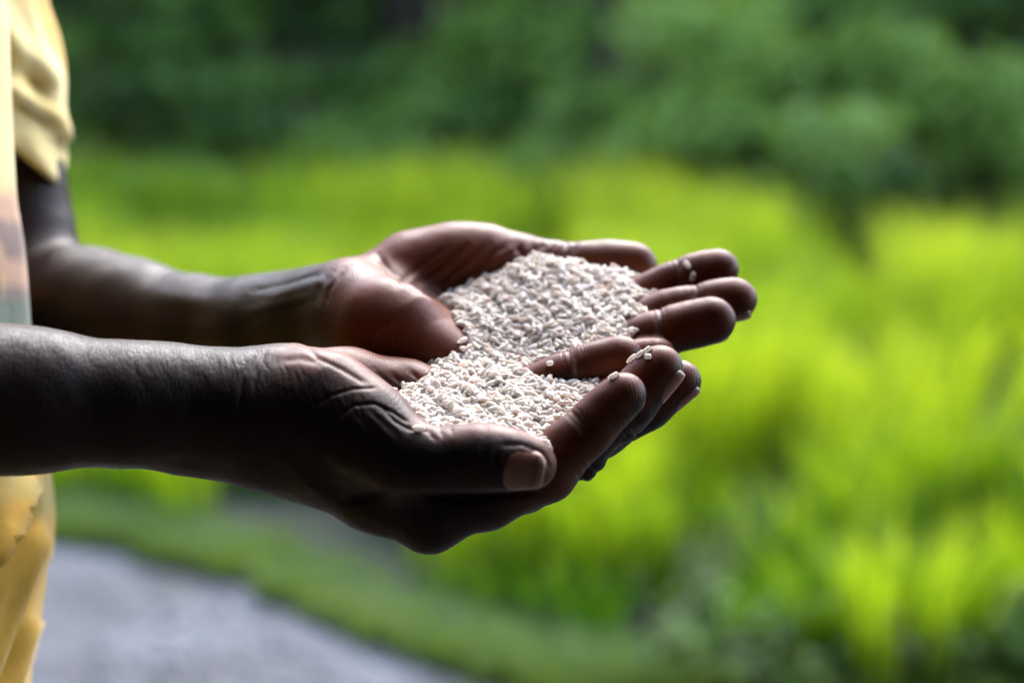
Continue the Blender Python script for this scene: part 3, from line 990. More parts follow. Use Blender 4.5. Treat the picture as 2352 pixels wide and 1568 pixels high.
def stuck(px, py, F, D, ang, k, label):
    """a grain stuck to the skin: find the skin along the view ray"""
    ray = pz(px, py, 0); ray /= np.linalg.norm(ray)
    t0 = np.linalg.norm(pz(px, py, D - 26)); t = t0 + np.arange(0, 60, .15)
    v = sample(F, ray[None] * t[:, None])
    h_ = np.argmax(v < .75)
    p = ray * t[h_]
    nrm = grad(F, p[None])[0]
    x = np.array([math.cos(R(ang)), math.sin(R(ang)), 0]); x = x - nrm * (x @ nrm); x /= np.linalg.norm(x)
    y = np.cross(nrm, x)
    grain_obj(k, np.stack([x, y, nrm], 1), p, label)


stuck(1578, 607, FF, 112, -55, 5, 'short broken grain stuck high on the farther index fingertip joint')
stuck(1591, 635, FF, 112, 80, 6, 'short upright grain stuck below another on the farther index finger')
stuck(1452, 822, FN, 20, 40, 2, 'long grain stuck lowest left in the clump on the nearer middle finger')
stuck(1470, 812, FN, 20, 25, 5, 'middle grain of the clump stuck on the nearer middle finger')
stuck(1486, 803, FN, 20, 60, 6, 'topmost grain of the clump stuck on the nearer middle finger')
stuck(1488, 818, FN, 20, -20, 7, 'small right hand grain of the clump stuck on the nearer middle finger')
stuck(1263, 834, FN, 53, -10, 7, 'single tiny grain stuck on the nearer little finger')
stuck(1410, 862, FN, 20, 45, 5, 'grain caught between the nearer index and middle fingers')
stuck(903, 937, FN, 5, 90, 7, 'grain sitting in the fold at the base of the nearer thumb')
stuck(962, 982, FN, -20, 10, 6, 'grain lying on the skin fold left of the heap above the nearer thumb')
stuck(884, 893, FN, 20, -40, 2, 'loose grain at the far left of the heap on the nearer palm')


# ------------------------------------------------------------------ the shirt
def cloth_tube(name, rings, mat, dye, folds, thick=2.2, closed_top=False):
    """rings: list of (centre, rx, rz, tilt) local mm; folds: function (s, a, P) -> outward mm; dye: function P, s, a -> colour"""
    na = 220; V = []; S = []; A = []
    for i, (c, ux, uz) in enumerate(rings):
        s = i / (len(rings) - 1)
        for j in range(na):
            a = 2 * math.pi * j / na
            V.append(np.array(c) + np.array(ux) * math.cos(a) + np.array(uz) * math.sin(a)); S.append(s); A.append(a)
    V = np.array(V, float); S = np.array(S); A = np.array(A)
    C = np.repeat(np.array([c for c, _, _ in rings], float), na, 0)
    outw = V - C; outw /= np.linalg.norm(outw, axis=1, keepdims=True)
    V = V + outw * folds(S, A, V)[:, None]
    m = len(rings)
    Fs = [[i * na + j, i * na + (j + 1) % na, (i + 1) * na + (j + 1) % na, (i + 1) * na + j] for i in range(m - 1) for j in range(na)]
    inner = V - outw * thick
    n0 = len(V)
    Fs2 = [[x + n0 for x in f[::-1]] for f in Fs]
    for ring_i, fl in ((0, 0), (m - 1, 1)):
        for j in range(na):
            a_, b_ = ring_i * na + j, ring_i * na + (j + 1) % na
            q = [a_, b_, b_ + n0, a_ + n0]
            Fs.append(q[::-1] if not fl else q)
    VV = np.concatenate([V, inner]); FF_ = np.array(Fs + Fs2)[:, ::-1]
    col = dye(V, S, A); col = np.concatenate([col, col])
    return person_part(name, VV, FF_, mat, person, {'dye': col})


YEL = np.array((.56, .32, .022)); CREAM = np.array((.66, .50, .19)); BROWN = np.array((.10, .040, .024)); GREEN = np.array((.02, .05, .016)); PEACH = np.array((.34, .17, .085))


def gauss(P, line, wd):
    return np.exp(-(seg_dist(P, line) / wd) ** 2)


# sleeve on the farther arm; its mouth slants down to the right
sl = []
edge = [(-260, 20, 95), (-120, 84, 0), (0, 108, 0), (80, 130, 0), (160, 141, 0), (220, 149, 0), (300, 152, 0), (370, 153, 0), (440, 152, 0)]
t0_ = lambda y: float(np.clip((y + 60) / 336, 0, 1))
ys = np.linspace(-300, 276, 34)
for y in ys:
    ex = np.interp(y + 150 * t0_(y), [-260, -120, 0, 80, 160, 220, 300, 440], [92, 100, 110, 130, 143, 149, 152, 153])
    t = np.clip((y + 60) / 336, 0, 1)
    cx = -34 + 30 * t; D = 280
    ex -= 13
    rx = (ex - cx)
    c = pz(cx, y, D); sc = KP * c[2]
    slope = 1.02 * t * rx * sc                     # the mouth's slant grows toward the hem
    sl.append((c, (rx * sc, -slope, 0), (0, 0, 66 + 6 * t)))


def sl_fold(S, A, V):
    P = px_of(V)
    f = 2.0 * np.sin(A * 5 + S * 9) * (.3 + S) + 1.2 * np.sin(A * 9 - S * 14)
    front = np.sin(A) < .3
    g = 13 * gauss(P, [(10, 195), (60, 225), (110, 262), (140, 300)], 16) - 15 * gauss(P, [(12, 150), (60, 165), (105, 215)], 20) \
        - 12 * gauss(P, [(60, 255), (110, 285), (140, 320)], 13) + 8 * gauss(P, [(10, 60), (60, 120), (120, 180)], 22) \
        + 5 * gauss(P, [(20, 290), (80, 350), (145, 430)], 12)
    return f + np.where(front, g * .5, 0)


def sl_dye(V, S, A):
    n = np.sin(V[:, 0] * .09 + V[:, 1] * .05) * np.sin(V[:, 1] * .07 + V[:, 2] * .04)
    return CREAM + (YEL - CREAM) * sstep(-.4, .6, n)[:, None]


cloth_tube('sleeve', sl, M_CLOTH, sl_dye, sl_fold)

# body of the shirt: front edge as seen in the picture
rings = []
D = 130
yy = np.concatenate([np.linspace(-1500, -150, 14), np.linspace(-100, 1650, 60), np.linspace(1750, 2500, 8)])
for y in yy:
    ex = np.interp(y, [-1500, -400, 0, 150, 300, 450, 550, 650, 740, 900, 1060, 1130, 1200, 1300, 1400, 1500, 1570, 2500],
                   [-260, -60, 6, 8, 16, 26, 42, 50, 56, 80, 104, 114, 118, 107, 84, 66, 57, 20])
    ex -= 11
    c = pz(-900, y, D); sc = KP * c[2]
    hz = np.interp(y, [-1500, -900, 0, 1200, 2500], [120, 200, 172, 165, 175])
    rings.append((c, ((ex + 900) * sc, 0, 0), (0, 0, hz)))


def sh_fold(S, A, V):
    P = px_of(V)
    near0 = np.exp(-((np.arctan2(np.sin(A), np.cos(A))) / .9) ** 2)
    f = 3.0 * np.sin(A * 11 + V[:, 1] * .012) + 2.0 * np.sin(A * 23 - V[:, 1] * .02) + 1.5 * np.sin(A * 7 + V[:, 1] * .05)
    f = f * (1 - .75 * near0)
    g = 7 * gauss(P, [(-30, 1300), (40, 1200), (70, 1120)], 14) + 6 * gauss(P, [(-40, 1568), (40, 1400), (90, 1240)], 15) \
        - 6 * gauss(P, [(-40, 1420), (30, 1280), (80, 1170)], 14) - 7 * gauss(P, [(-10, 1568), (50, 1420), (95, 1300)], 12) \
        + 6 * gauss(P, [(-60, 1700), (30, 1560), (70, 1430)], 12)
    return f + g


def sh_dye(V, S, A):
    P = px_of(V); y = P[:, 1]
    w1 = np.sin(V[:, 0] * .08 + V[:, 2] * .05 + 1) * 18 + np.sin(V[:, 2] * .11) * 10
    y = y + w1
    c = np.repeat(YEL[None] * [1, .95, 1], len(V), 0)
    def band(a, b, colr, e=14):
        nonlocal c
        k = sstep(a - e, a + e, y) * (1 - sstep(b - e, b + e, y))
        c = c * (1 - k[:, None]) + np.array(colr) * k[:, None]
    band(-2000, 440, CREAM * .85)
    band(440, 505, PEACH); band(505, 590, BROWN); band(590, 652, PEACH); band(652, 680, BROWN, 8); band(680, 800, GREEN, 6)
    band(800, 1060, YEL); band(1080, 1160, (.42, .30, .05))
    return c


cloth_tube('shirt', rings, M_CLOTH, sh_dye, sh_fold)

# sleeve of the nearer arm and the trousers, outside the frame
up = np.array([0, CA, -SA])
def W_(x, h, z): return np.array([x, 0, D0 * 1000 + z]) + up * h
r2 = [(W_(-420 + 0 * t, 240 - 150 * t, -50 - 28 * t), (62, 0, 0), tuple(np.array([0, SA, CA]) * 62)) for t in np.linspace(0, 1, 16)]
cloth_tube('sleeve', r2, M_CLOTH, sl_dye, lambda S, A, V: 2 * np.sin(A * 6 + S * 5))
M_TROUSER = mat_plain('dark_trouser_cotton', (.03, .035, .05), (.05, .055, .07), 30, .9, .001)
for s in (-1, 1):
    r3 = [(W_(-420, -180 - 720 * t, 120 + s * 85), (102 - 34 * t, 0, 0), (0, 0, 92 - 26 * t)) for t in np.linspace(0, 1, 22)]
    cloth_tube('trouser_leg', r3, M_TROUSER, lambda V, S, A: np.repeat([[.04, .04, .05]], len(V), 0), lambda S, A, V: 3 * np.sin(A * 5 + S * 12))

# fine hairs along the underside of the nearer forearm
def hairs():
    r = np.random.default_rng(3)
    Vh, Fh = [], []
    for i in range(230):
        top = r.uniform() < .25
        x = r.uniform(-20, 620 if not top else 300)
        y = (r.uniform(1035, 1075) + np.interp(x, [0, 620], [8, 20])) if not top else 790 + r.uniform(-6, 30)
        ray = pz(x, y, 0); ray /= np.linalg.norm(ray)
        t = np.linalg.norm(pz(x, y, -80)) + np.arange(0, 110, .3)
        v = sample(FN, ray[None] * t[:, None])
        k = np.argmax(v < 0)
        if v[k] >= 0: continue
        p = ray * t[k]; nrm = grad(FN, p[None])[0]
        d_ = nrm * .7 + np.array([r.uniform(-.2, 1.1), r.uniform(-1.0, .1) if not top else r.uniform(0, 1), r.uniform(-.5, .3)])
        d_ /= np.linalg.norm(d_); curl = r.normal(size=3) * .5
        L = r.uniform(2.5, 6); n = 5; b0 = len(Vh)
        for q in range(n + 1):
            u = q / n
            c = p + d_ * L * u + curl * L * u * u * .6
            rad = .045 * (1 - .7 * u)
            e1 = np.cross(d_, [0, 0, 1]); e1 /= np.linalg.norm(e1); e2 = np.cross(d_, e1)
            for a in (0, 2.09, 4.19): Vh.append(c + (e1 * math.cos(a) + e2 * math.sin(a)) * rad)
        for q in range(n):
            for a in range(3):
                A0 = b0 + q * 3 + a; A1 = b0 + q * 3 + (a + 1) % 3
                Fh.append([A0, A1, A1 + 3, A0 + 3])
    m = mat_plain('hair', (.008, .006, .005), (.015, .01, .008), 50, .5, .0001)
    o = person_part('arm_hair', np.array(Vh), np.array(Fh), m, body)
    o['kind'] = 'stuff'


hairs()
# ------------------------------------------------------------------ ground, path, verge
def sheet(name, pts, mat, z, kind='structure', nx=80, ny=60, wob=0.0):
    """a filled outline on the ground, at height z (points in world x, y)"""
    bm = bmesh.new()
    vs = [bm.verts.new((p[0], p[1], z)) for p in pts]
    bm.faces.new(vs)
    bm.normal_update()
    if bm.faces[:][0].normal.z < 0: bmesh.ops.reverse_faces(bm, faces=bm.faces[:])
    me = bpy.data.meshes.new(name); bm.to_mesh(me); bm.free()
    me.materials.append(mat)
    o = link(name, me); o['kind'] = kind
    return o


def mat_soil():
    m = N('damp_soil'); co = m.n('ShaderNodeTexCoord').outputs['Object']
    a = m.ramp(m.tex(2.2, 5, .6, co).outputs['Fac'], [(.35, (.018, .017, .015)), (.65, (.050, .045, .044))])
    b = m.ramp(m.tex(5, 5, .6, co).outputs['Fac'], [(.3, (.010, .022, .005)), (.7, (.026, .050, .010))])
    sx = m.n('ShaderNodeSeparateXYZ'); m.l(co, sx.inputs[0])
    mr = m.n('ShaderNodeMapRange'); m.l(sx.outputs[1], mr.inputs[0]); mr.inputs[1].default_value = 5.0; mr.inputs[2].default_value = 7.5
    mr.inputs[3].default_value = .25; mr.inputs[4].default_value = 1.0; m.p.inputs['Specular IOR Level'].default_value = .08
    m.l(m.mix(mr.outputs[0], a, b), m.p.inputs['Base Color']); m.p.inputs['Roughness'].default_value = .9
    bm = m.n('ShaderNodeBump'); bm.inputs['Distance'].default_value = .03
    m.l(m.tex(9, 4, .6, co).outputs['Fac'], bm.inputs['Height']); m.l(bm.outputs[0], m.p.inputs['Normal'])
    return m.m


M_SOIL = mat_soil()
M_PATH = mat_plain('pale_gravel', (.060, .054, .049), (.118, .115, .119), 2.6, .9, .02)
n = 60
gx, gy = np.meshgrid(np.linspace(-60, 60, n), np.linspace(-10, 110, n), indexing='ij')
gz = np.maximum(0, (gy - 16)) * .10
idx = np.arange(n * n).reshape(n, n)
f = np.stack([idx[:-1, :-1], idx[1:, :-1], idx[1:, 1:], idx[:-1, 1:]], -1).reshape(-1, 4)
g = link('ground', mesh_np('ground', np.stack([gx, gy, gz], -1).reshape(-1, 3), f, M_SOIL)); g['kind'] = 'structure'


def path_edge():
    pts = [(-700, 1180), (100, 1225), (300, 1250), (450, 1290), (600, 1335), (760, 1400), (900, 1470), (1080, 1545), (1300, 1590), (1500, 1600), (1700, 1575), (1820, 1620), (2100, 1640), (2352, 1590), (2700, 1540)]
    g = [ground(x, y) for x, y in pts]
    out = []
    r = np.random.default_rng(31)
    for a, b in zip(g[:-1], g[1:]):
        for q in range(9):
            p = a.lerp(b, q / 9); out.append(p + Vector((0, .10 * noise.noise(Vector((p.x * 3, 0, 1))) + r.normal() * .025, 0)))
    return out + [g[-1]]


PE = path_edge()
pts = [(p.x, p.y) for p in PE] + [(6, 1.2), (6, -2.6), (-7, -2.6), (-7, PE[0].y)]
sheet('path', pts, M_PATH, .004)
# pebbles on the path, a low layer of stones
def pebbles():
    r = np.random.default_rng(5)
    V0 = np.array([(1, 0, 0), (-1, 0, 0), (0, 1, 0), (0, -1, 0), (0, 0, .6), (0, 0, -.6)])
    F0 = np.array([(0, 2, 4), (2, 1, 4), (1, 3, 4), (3, 0, 4), (2, 0, 5), (1, 2, 5), (3, 1, 5), (0, 3, 5)])
    Vs, Fs, Ts = [], [], []; o = 0
    ex = [p.x for p in PE]; ey = [p.y for p in PE]
    for i in range(5200):
        x = r.uniform(-2.2, 2.6); y = r.uniform(2.2, 6)
        if y > np.interp(x, ex, ey) - .02: continue
        s = r.uniform(.005, .015)
        a = r.uniform(0, 6.28); c_, s_ = math.cos(a), math.sin(a)
        v = V0 * s * r.uniform(.6, 1.3, (1, 3)); v = v @ np.array([[c_, s_, 0], [-s_, c_, 0], [0, 0, 1]]) + [x, y, s * .3 + .004]
        Vs.append(v); Fs.append(F0 + o); o += 6; Ts.append(np.full(6, r.uniform()))
    m = N('pebble'); at = m.n('ShaderNodeAttribute', attribute_name='tint').outputs['Fac']
    m.l(m.ramp(at, [(0, (.055, .05, .047)), (.4, (.10, .097, .102)), (1, (.16, .158, .17))]), m.p.inputs['Base Color']); m.p.inputs['Roughness'].default_value = .8; m.p.inputs['Specular IOR Level'].default_value = .15
    tag(link('gravel', mesh_np('gravel', np.concatenate(Vs), np.concatenate(Fs), m.m, False, {'tint': np.concatenate(Ts)})), 'pale grey stones strewn over the path', 'gravel', kind='stuff')


# ------------------------------------------------------------------ plants
def blades(spots, seed, mat, name, label, cat, per=34, hmin=.36, hmax=.52, wmm=7.0, spread=.075, lean=.35, kind='stuff', segs=4):
    """grass-like tufts: every blade a bent, tapering ribbon; spots = (x, y, z0, height factor, tint)"""
    r = np.random.default_rng(seed)
    n = len(spots) * per
    S = np.repeat(np.array(spots, float), per, 0)
    a = r.uniform(0, 6.28, n); rad = spread * np.sqrt(r.uniform(0, 1, n))
    bx, by = S[:, 0] + rad * np.cos(a), S[:, 1] + rad * np.sin(a)
    Hh = r.uniform(hmin, hmax, n) * S[:, 3]
    ln = lean * r.uniform(.3, 1.2, n) * Hh; da = a + r.normal(size=n) * .7
    w_ = wmm / 1000 * r.uniform(.6, 1.2, n) / 2; wa = r.uniform(0, 6.28, n)
    V = np.zeros((n, (segs + 1) * 2, 3), np.float32)
    for i in range(segs + 1):
        u = i / segs
        cx = bx + np.cos(da) * ln * u ** 2.2; cy = by + np.sin(da) * ln * u ** 2.2
        cz = S[:, 2] + Hh * (u - .16 * u ** 4)
        ww = w_ * (1 - u ** 3 * .92)
        V[:, 2 * i] = np.stack([cx - np.cos(wa) * ww, cy - np.sin(wa) * ww, cz], 1)
        V[:, 2 * i + 1] = np.stack([cx + np.cos(wa) * ww, cy + np.sin(wa) * ww, cz], 1)
    base = (np.arange(n) * (segs + 1) * 2)[:, None, None]
    q = np.array([[2 * i, 2 * i + 1, 2 * i + 3, 2 * i + 2] for i in range(segs)])[None]
    Fq = (base + q).reshape(-1, 4)
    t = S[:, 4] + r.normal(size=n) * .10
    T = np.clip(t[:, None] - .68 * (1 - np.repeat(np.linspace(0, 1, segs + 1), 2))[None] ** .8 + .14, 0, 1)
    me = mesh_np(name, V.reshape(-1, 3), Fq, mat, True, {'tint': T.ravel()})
    return tag(link(name, me), label, cat, kind=kind)


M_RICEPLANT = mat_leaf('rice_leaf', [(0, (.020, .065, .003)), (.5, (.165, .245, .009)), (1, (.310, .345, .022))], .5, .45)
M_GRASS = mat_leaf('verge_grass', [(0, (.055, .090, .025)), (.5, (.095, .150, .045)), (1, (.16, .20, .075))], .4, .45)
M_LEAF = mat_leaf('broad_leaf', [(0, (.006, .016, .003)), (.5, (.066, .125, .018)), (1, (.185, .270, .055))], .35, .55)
M_BARK = mat_plain('bark', (.018, .015, .011), (.045, .036, .027), 12, .9, .02)


def vn(x, y, s, o=0.0): return noise.noise(Vector((x / s, y / s, o)))


def field():
    spots = []
    r = np.random.default_rng(9)
    GAPS = [(1640, 850, 170, 30), (1800, 780, 170, 24), (2240, 690, 150, 34), (1970, 480, 105, 28), (1230, 475, 130, 19), (1540, 960, 120, 22), (1740, 560, 130, 20), (2330, 600, 80, 30), (800, 500, 200, 20), (420, 470, 170, 18), (2150, 900, 160, 18), (1980, 640, 120, 14)]
    y = 3.2
    while y < 13.5:
        x = -1.1 - y * .30
        while x < y * .36 + .8:
            xx, yy = x + r.uniform(-.05, .05), y + r.uniform(-.05, .05)
            # where its base lies in the picture
            dep = yy * CA + CAMH * SA; upc = yy * SA - CAMH * CA
            px = 1176 + xx / (dep * KP); py = 784 - (upc / dep) / KP
            edge_y = np.interp(px, [0, 400, 600, 900, 1000, 1300, 1500, 2000, 2352, 2600], [1165, 1175, 1145, 1150, 1330, 1500, 1560, 1600, 1570, 1520])
            x += .115 + .008 * (y - 3)
            if py > edge_y + 90 * vn(xx, yy, .22, 11): continue
            top = np.interp(px, [0, 1176, 1500, 2352], [10.6, 10.2, 8.9, 8.6])
            if yy > top: continue
            pyt = py - 1850 / yy
            gap = max(math.exp(-((px - gx_) / gw) ** 2 - ((pyt - gy_) / (gh * 1.9)) ** 2) for gx_, gy_, gw, gh in GAPS)
            if gap > .32 and r.uniform() < .9: continue
            band = math.sin((yy - .22 * xx + .5 * vn(xx, yy, 1.1, 5)) * 6.283 / (.62 + .05 * yy))
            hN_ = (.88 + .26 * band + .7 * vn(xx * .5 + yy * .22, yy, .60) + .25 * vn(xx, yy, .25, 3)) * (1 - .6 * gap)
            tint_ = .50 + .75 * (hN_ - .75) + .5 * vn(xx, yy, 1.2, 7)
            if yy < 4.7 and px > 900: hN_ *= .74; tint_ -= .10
            if py > 1130 and px < 900: hN_ *= .62
            spots.append((xx, yy, 0.0, hN_, tint_))
        y += .125 + .012 * (y - 3)
    print('tufts', len(spots))
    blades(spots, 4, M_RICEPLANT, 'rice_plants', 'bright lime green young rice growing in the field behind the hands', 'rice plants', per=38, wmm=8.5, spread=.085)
    # verge: short grass between path and field
    sp = []
    for i in range(2600):
        t = r.uniform(0, len(PE) - 1.001); k = int(t); p = PE[k].lerp(PE[k + 1], t - k)
        off = abs(r.normal()) * .10 - .03
        xx, yy = p.x, p.y + off
        sp.append((xx, yy, 0, r.uniform(.5, 1.2), .5 + .5 * vn(xx, yy, .5)))
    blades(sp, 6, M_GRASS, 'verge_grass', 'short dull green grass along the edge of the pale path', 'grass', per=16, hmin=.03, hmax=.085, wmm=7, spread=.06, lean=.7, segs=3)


def leaves_mesh(P, Nrm, size, r, T):
    """one bent leaf (two quads) per point"""
    n = len(P)
    a = r.normal(size=(n, 3)); a /= np.linalg.norm(a, axis=1, keepdims=True)
    x = np.cross(Nrm, a); x /= np.linalg.norm(x, axis=1, keepdims=True) + 1e-9
    y = np.cross(Nrm, x)
    L = (size * r.uniform(.6, 1.3, n))[:, None]; w_ = L * .32
    V = np.stack([P - x * L * .5, P + y * w_ + Nrm * L * .05, P + x * L * .5 - Nrm * L * .12, P - y * w_ + Nrm * L * .05], 1)
    F_ = np.arange(n * 4).reshape(n, 4)
    return V.reshape(-1, 3), F_, np.repeat(T, 4)


def crown(center, radii, nleaf, size, r, t0=.5, lumps=14):
    """leaves gathered on lumps spread through the crown's volume"""
    c = np.array(center); rd = np.array(radii)
    L = r.normal(size=(lumps, 3)); L /= np.linalg.norm(L, axis=1, keepdims=True); L *= r.uniform(.45, .95, (lumps, 1))
    LR = r.uniform(.28, .5, lumps)
    k = r.integers(0, lumps, nleaf)
    d_ = r.normal(size=(nleaf, 3)); d_ /= np.linalg.norm(d_, axis=1, keepdims=True)
    rr = LR[k] * (r.uniform(.35, 1, nleaf) ** .5)
    P = c + (L[k] + d_ * rr[:, None]) * rd
    Nn = d_ * .6 + np.array([0, 0, .8]) + r.normal(size=(nleaf, 3)) * .45; Nn /= np.linalg.norm(Nn, axis=1, keepdims=True)
    T = np.clip(t0 + (r.uniform(-.2, .2, lumps))[k] + r.normal(size=nleaf) * .12, 0, 1)
    V, F_, T4 = leaves_mesh(P, Nn, size, r, T)
    return V, F_, T4, c + L * rd * .8


def trunk_mesh(path, radii, sides=8):
    V, F_ = [], []
    for i, (p, rd) in enumerate(zip(path, radii)):
        for j in range(sides):
            a = 6.283 * j / sides
            V.append((p[0] + math.cos(a) * rd * (1 + .12 * math.sin(3 * a + i)), p[1] + math.sin(a) * rd, p[2]))
    for i in range(len(path) - 1):
        for j in range(sides):
            F_.append([i * sides + j, i * sides + (j + 1) % sides, (i + 1) * sides + (j + 1) % sides, (i + 1) * sides + j])
    return np.array(V), np.array(F_)


def plant(name, label, cat, group, loc, crowns, hstem, rstem, nleaf, size, t0, seed, mat=None):
    r = np.random.default_rng(seed)
    root = tag(empty(name, loc), label, cat, group)
    Vs, Fs, Ts, o = [], [], [], 0
    tv, tf, to = [], [], 0
    pth = [(0, 0, -.05), (.03, .02, hstem * .35), (-.03, .03, hstem * .7), (.02, 0, hstem)]
    v, f_ = trunk_mesh(pth, [rstem, rstem * .8, rstem * .65, rstem * .4]); tv.append(v); tf.append(f_); to += len(v)
    for c, rd in crowns:
        v, f_, t, hubs = crown(c, rd, nleaf // len(crowns), size, r, t0)
        Vs.append(v); Fs.append(f_ + o); Ts.append(t); o += len(v)
        for hb in hubs[:6]:                          # limbs into the crown
            s0 = np.array(pth[2]) * [1, 1, r.uniform(.6, 1.3)]
            mid = (s0 + hb) / 2 + [0, 0, .05]
            v, f_ = trunk_mesh([s0, mid, hb], [rstem * .4, rstem * .25, rstem * .1], 6); tv.append(v); tf.append(f_ + to); to += len(v)
    link('crown', mesh_np('crown', np.concatenate(Vs), np.concatenate(Fs), mat or M_LEAF, True, {'tint': np.concatenate(Ts)}), root)
    link('trunk', mesh_np('trunk', np.concatenate(tv), np.concatenate(tf), M_BARK), root)
    return root


def at(px, y, z=0.0):
    """world x of picture column px at ground distance y"""
    dep = y * CA + (CAMH - z) * SA
    return (px - 1176) * KP * dep


def woods():
    # big trees whose crowns roof the undergrowth; only their lower parts show
    T = [(-150, 19, 'tall leafy tree standing at the left end of the woods behind the sleeve'), (520, 17.5, 'tall leafy tree behind the gap at the upper left of the woods'),
         (930, 18.5, 'tall leafy tree behind the darkest gap left of centre'), (1370, 17, 'tall leafy tree behind the dark gap at upper centre'),
         (1900, 18, 'tall leafy tree behind the pale bush at upper right'), (2400, 17, 'tall leafy tree at the right end of the woods')]
    for i, (px, y, lab) in enumerate(T):
        y -= 2.5
        x = at(px, y)
        plant('leafy_tree', lab, 'tree', 'tall trees behind the field', (x, y, (y - 16) * .1 if y > 16 else 0),
              [((0, 0, 4.6), (2.6, 2.6, 1.7)), ((.6, .5, 6.6), (2.4, 2.4, 1.6))], 5.0, .16, 5200, .30, .35, 100 + i)
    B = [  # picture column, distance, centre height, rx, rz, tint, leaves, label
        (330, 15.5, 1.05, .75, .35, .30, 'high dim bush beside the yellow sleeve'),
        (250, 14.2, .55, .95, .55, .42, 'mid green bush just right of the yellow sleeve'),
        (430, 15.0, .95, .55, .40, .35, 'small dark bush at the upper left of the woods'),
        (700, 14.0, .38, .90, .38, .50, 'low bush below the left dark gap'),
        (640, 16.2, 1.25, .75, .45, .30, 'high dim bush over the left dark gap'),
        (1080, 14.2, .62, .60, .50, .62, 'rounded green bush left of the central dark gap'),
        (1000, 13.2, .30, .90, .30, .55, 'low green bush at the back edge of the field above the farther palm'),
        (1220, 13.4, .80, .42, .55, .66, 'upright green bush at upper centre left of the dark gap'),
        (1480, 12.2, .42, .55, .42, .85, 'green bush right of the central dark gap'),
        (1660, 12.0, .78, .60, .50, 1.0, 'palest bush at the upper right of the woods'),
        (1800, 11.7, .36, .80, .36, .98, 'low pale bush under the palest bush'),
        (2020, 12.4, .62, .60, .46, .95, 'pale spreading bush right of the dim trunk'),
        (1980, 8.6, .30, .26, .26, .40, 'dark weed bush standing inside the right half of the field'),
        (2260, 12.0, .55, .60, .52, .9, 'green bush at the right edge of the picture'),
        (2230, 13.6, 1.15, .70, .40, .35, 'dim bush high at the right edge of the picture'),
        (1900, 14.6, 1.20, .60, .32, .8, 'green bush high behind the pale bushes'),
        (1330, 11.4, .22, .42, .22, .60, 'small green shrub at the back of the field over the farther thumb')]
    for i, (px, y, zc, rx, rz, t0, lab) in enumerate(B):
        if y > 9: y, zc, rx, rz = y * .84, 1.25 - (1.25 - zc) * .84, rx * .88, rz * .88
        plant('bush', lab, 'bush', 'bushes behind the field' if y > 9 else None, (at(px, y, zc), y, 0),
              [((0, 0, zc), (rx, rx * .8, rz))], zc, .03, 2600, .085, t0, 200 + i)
    # deep woods as one mass
    r = np.random.default_rng(77)
    Vs, Fs, Ts, o = [], [], [], 0
    HOLES = [(860, 120, 90, 130), (560, 210, 90, 80), (1350, 170, 110, 150), (1900, 240, 60, 70), (250, 90, 60, 60), (720, 60, 60, 60)]
    for i in range(300):
        y = 14.0 + 10 * r.uniform(); x = r.uniform(-.42, .42) * y; zz = max(0, (y - 16) * .1) + r.uniform(-.1, 2.6)
        dep = y * CA + (CAMH - zz) * SA; px = 1176 + x / (dep * KP); py = 784 - ((y * SA - (CAMH - zz) * CA) / dep) / KP
        if any(((px - a) / (w_ + 150)) ** 2 + ((py - b) / (h_ + 110)) ** 2 < 1 for a, b, w_, h_ in HOLES): continue
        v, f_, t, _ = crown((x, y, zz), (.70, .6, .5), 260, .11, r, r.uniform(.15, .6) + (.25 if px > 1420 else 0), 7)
        Vs.append(v); Fs.append(f_ + o); Ts.append(t); o += len(v)
    for i in range(190):    # low undergrowth along the back edge of the field
        y = r.uniform(10.3, 13.6); x = r.uniform(-.40, .42) * y
        v, f_, t, _ = crown((x, y, r.uniform(.0, .28)), (.34, .30, .24), 130, .075, r, r.uniform(.3, .85), 5)
        Vs.append(v); Fs.append(f_ + o); Ts.append(t); o += len(v)
    for i in range(90):  # back tier tinted near black: darkness of the deep gaps put into leaf colour
        y = r.uniform(23, 32); x = r.uniform(-.5, .5) * y; zz = max(0, (y - 16) * .1) + r.uniform(-.5, 6)
        v, f_, t, _ = crown((x, y, zz), (2.4, 1.6, 1.6), 800, .30, r, .02)
        Vs.append(v); Fs.append(f_ + o); Ts.append(t); o += len(v)
    for i in range(12):     # canopy above the undergrowth, outside the frame
        y = r.uniform(12.5, 16); x = r.uniform(-9, 9); zz = r.uniform(3.2, 6)
        v, f_, t, _ = crown((x, y, zz), (1.6, 1.3, .9), 600, .26, r, .3)
        Vs.append(v); Fs.append(f_ + o); Ts.append(t); o += len(v)
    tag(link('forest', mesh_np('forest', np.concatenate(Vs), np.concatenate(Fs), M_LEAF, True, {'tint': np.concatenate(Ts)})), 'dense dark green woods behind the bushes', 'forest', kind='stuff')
    # broad leaved weeds along the near edge of the field, lower right
    Vs, Fs, Ts, o = [], [], [], 0
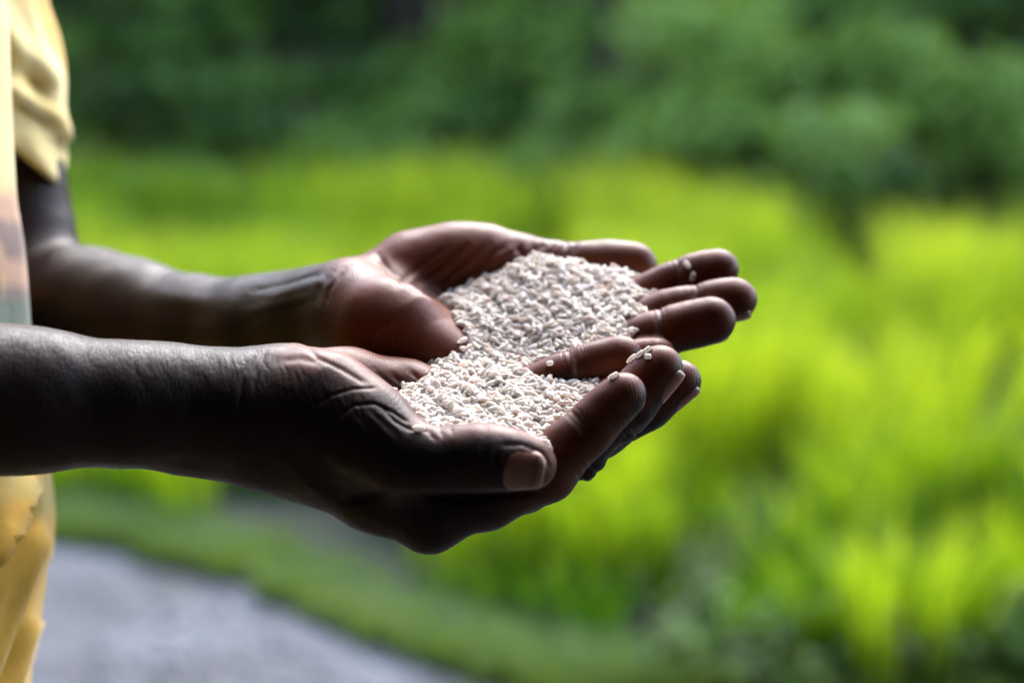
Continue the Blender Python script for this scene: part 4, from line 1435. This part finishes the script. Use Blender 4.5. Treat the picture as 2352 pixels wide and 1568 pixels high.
    for i in range(20):
        px = 2500 - 1000 * r.uniform() ** 1.3; py = np.interp(px, [1000, 1500, 2352], [1520, 1585, 1590]) + r.normal() * 30
        p = ground(px, py)
        v, f_, t, _ = crown((p.x, p.y, r.uniform(.03, .16)), (.13, .12, .09), 60, .04, r, r.uniform(.1, .6), 6)
        Vs.append(v); Fs.append(f_ + o); Ts.append(t); o += len(v)
    tag(link('weeds', mesh_np('weeds', np.concatenate(Vs), np.concatenate(Fs), M_LEAF, True, {'tint': np.concatenate(Ts)})), 'low broad leaved weeds along the near edge of the rice field', 'weeds', kind='stuff')


pebbles()
field()
woods()

# ------------------------------------------------------------------ an unseen porch, added to shade the hands from the camera side
def box_mesh(name, lo, hi, mat, parent=None, bevel=.01):
    bm = bmesh.new(); bmesh.ops.create_cube(bm, size=1)
    for v in bm.verts: v.co = Vector([(lo[i] + hi[i]) / 2 + v.co[i] * (hi[i] - lo[i]) for i in range(3)])
    bmesh.ops.bevel(bm, geom=bm.edges[:], offset=bevel, segments=2, affect='EDGES')
    me = bpy.data.meshes.new(name); bm.to_mesh(me); bm.free(); me.materials.append(mat)
    return link(name, me, parent)


M_WALL = mat_plain('shade_plaster', (.04, .035, .03), (.06, .053, .047), 3, .9, .004)
M_WOOD = mat_plain('shade_timber', (.05, .035, .025), (.09, .065, .045), 8, .8, .003)
wall = tag(box_mesh('wall', (-4.5, -1.7, 0), (4.5, -1.5, 2.6), M_WALL), 'unseen dark plastered wall added behind the camera to block light', 'wall')
roof = tag(empty('shade_roof', (0, -.5, 2.35)), 'unseen low dark timber roof added over the camera to shade the hands', 'roof')
box_mesh('roof_deck', (-4.5, -1.4, 0), (4.5, 1.45, .06), M_WOOD, roof)
for x in np.linspace(-4.2, 4.2, 9): box_mesh('rafter', (x - .04, -1.3, -.12), (x + .04, 1.4, -.003), M_WOOD, roof)

for x0 in (-4.62, 4.50):
    tag(box_mesh('wall', (x0, -1.7, 0), (x0 + .12, .9, 2.6), M_WALL), 'unseen dark plastered side wall added to block light at the %s end of the porch' % ('left' if x0 < 0 else 'right'), 'wall')
M_FLOOR = mat_plain('shade_floor', (.03, .027, .025), (.05, .046, .042), 3, .85, .004)
box_mesh('shade_floor', (-4.48, -1.48, 0), (4.48, 2.0, .10), M_FLOOR)['kind'] = 'structure'  # unseen dark floor, added to cut light bounced up at the hands
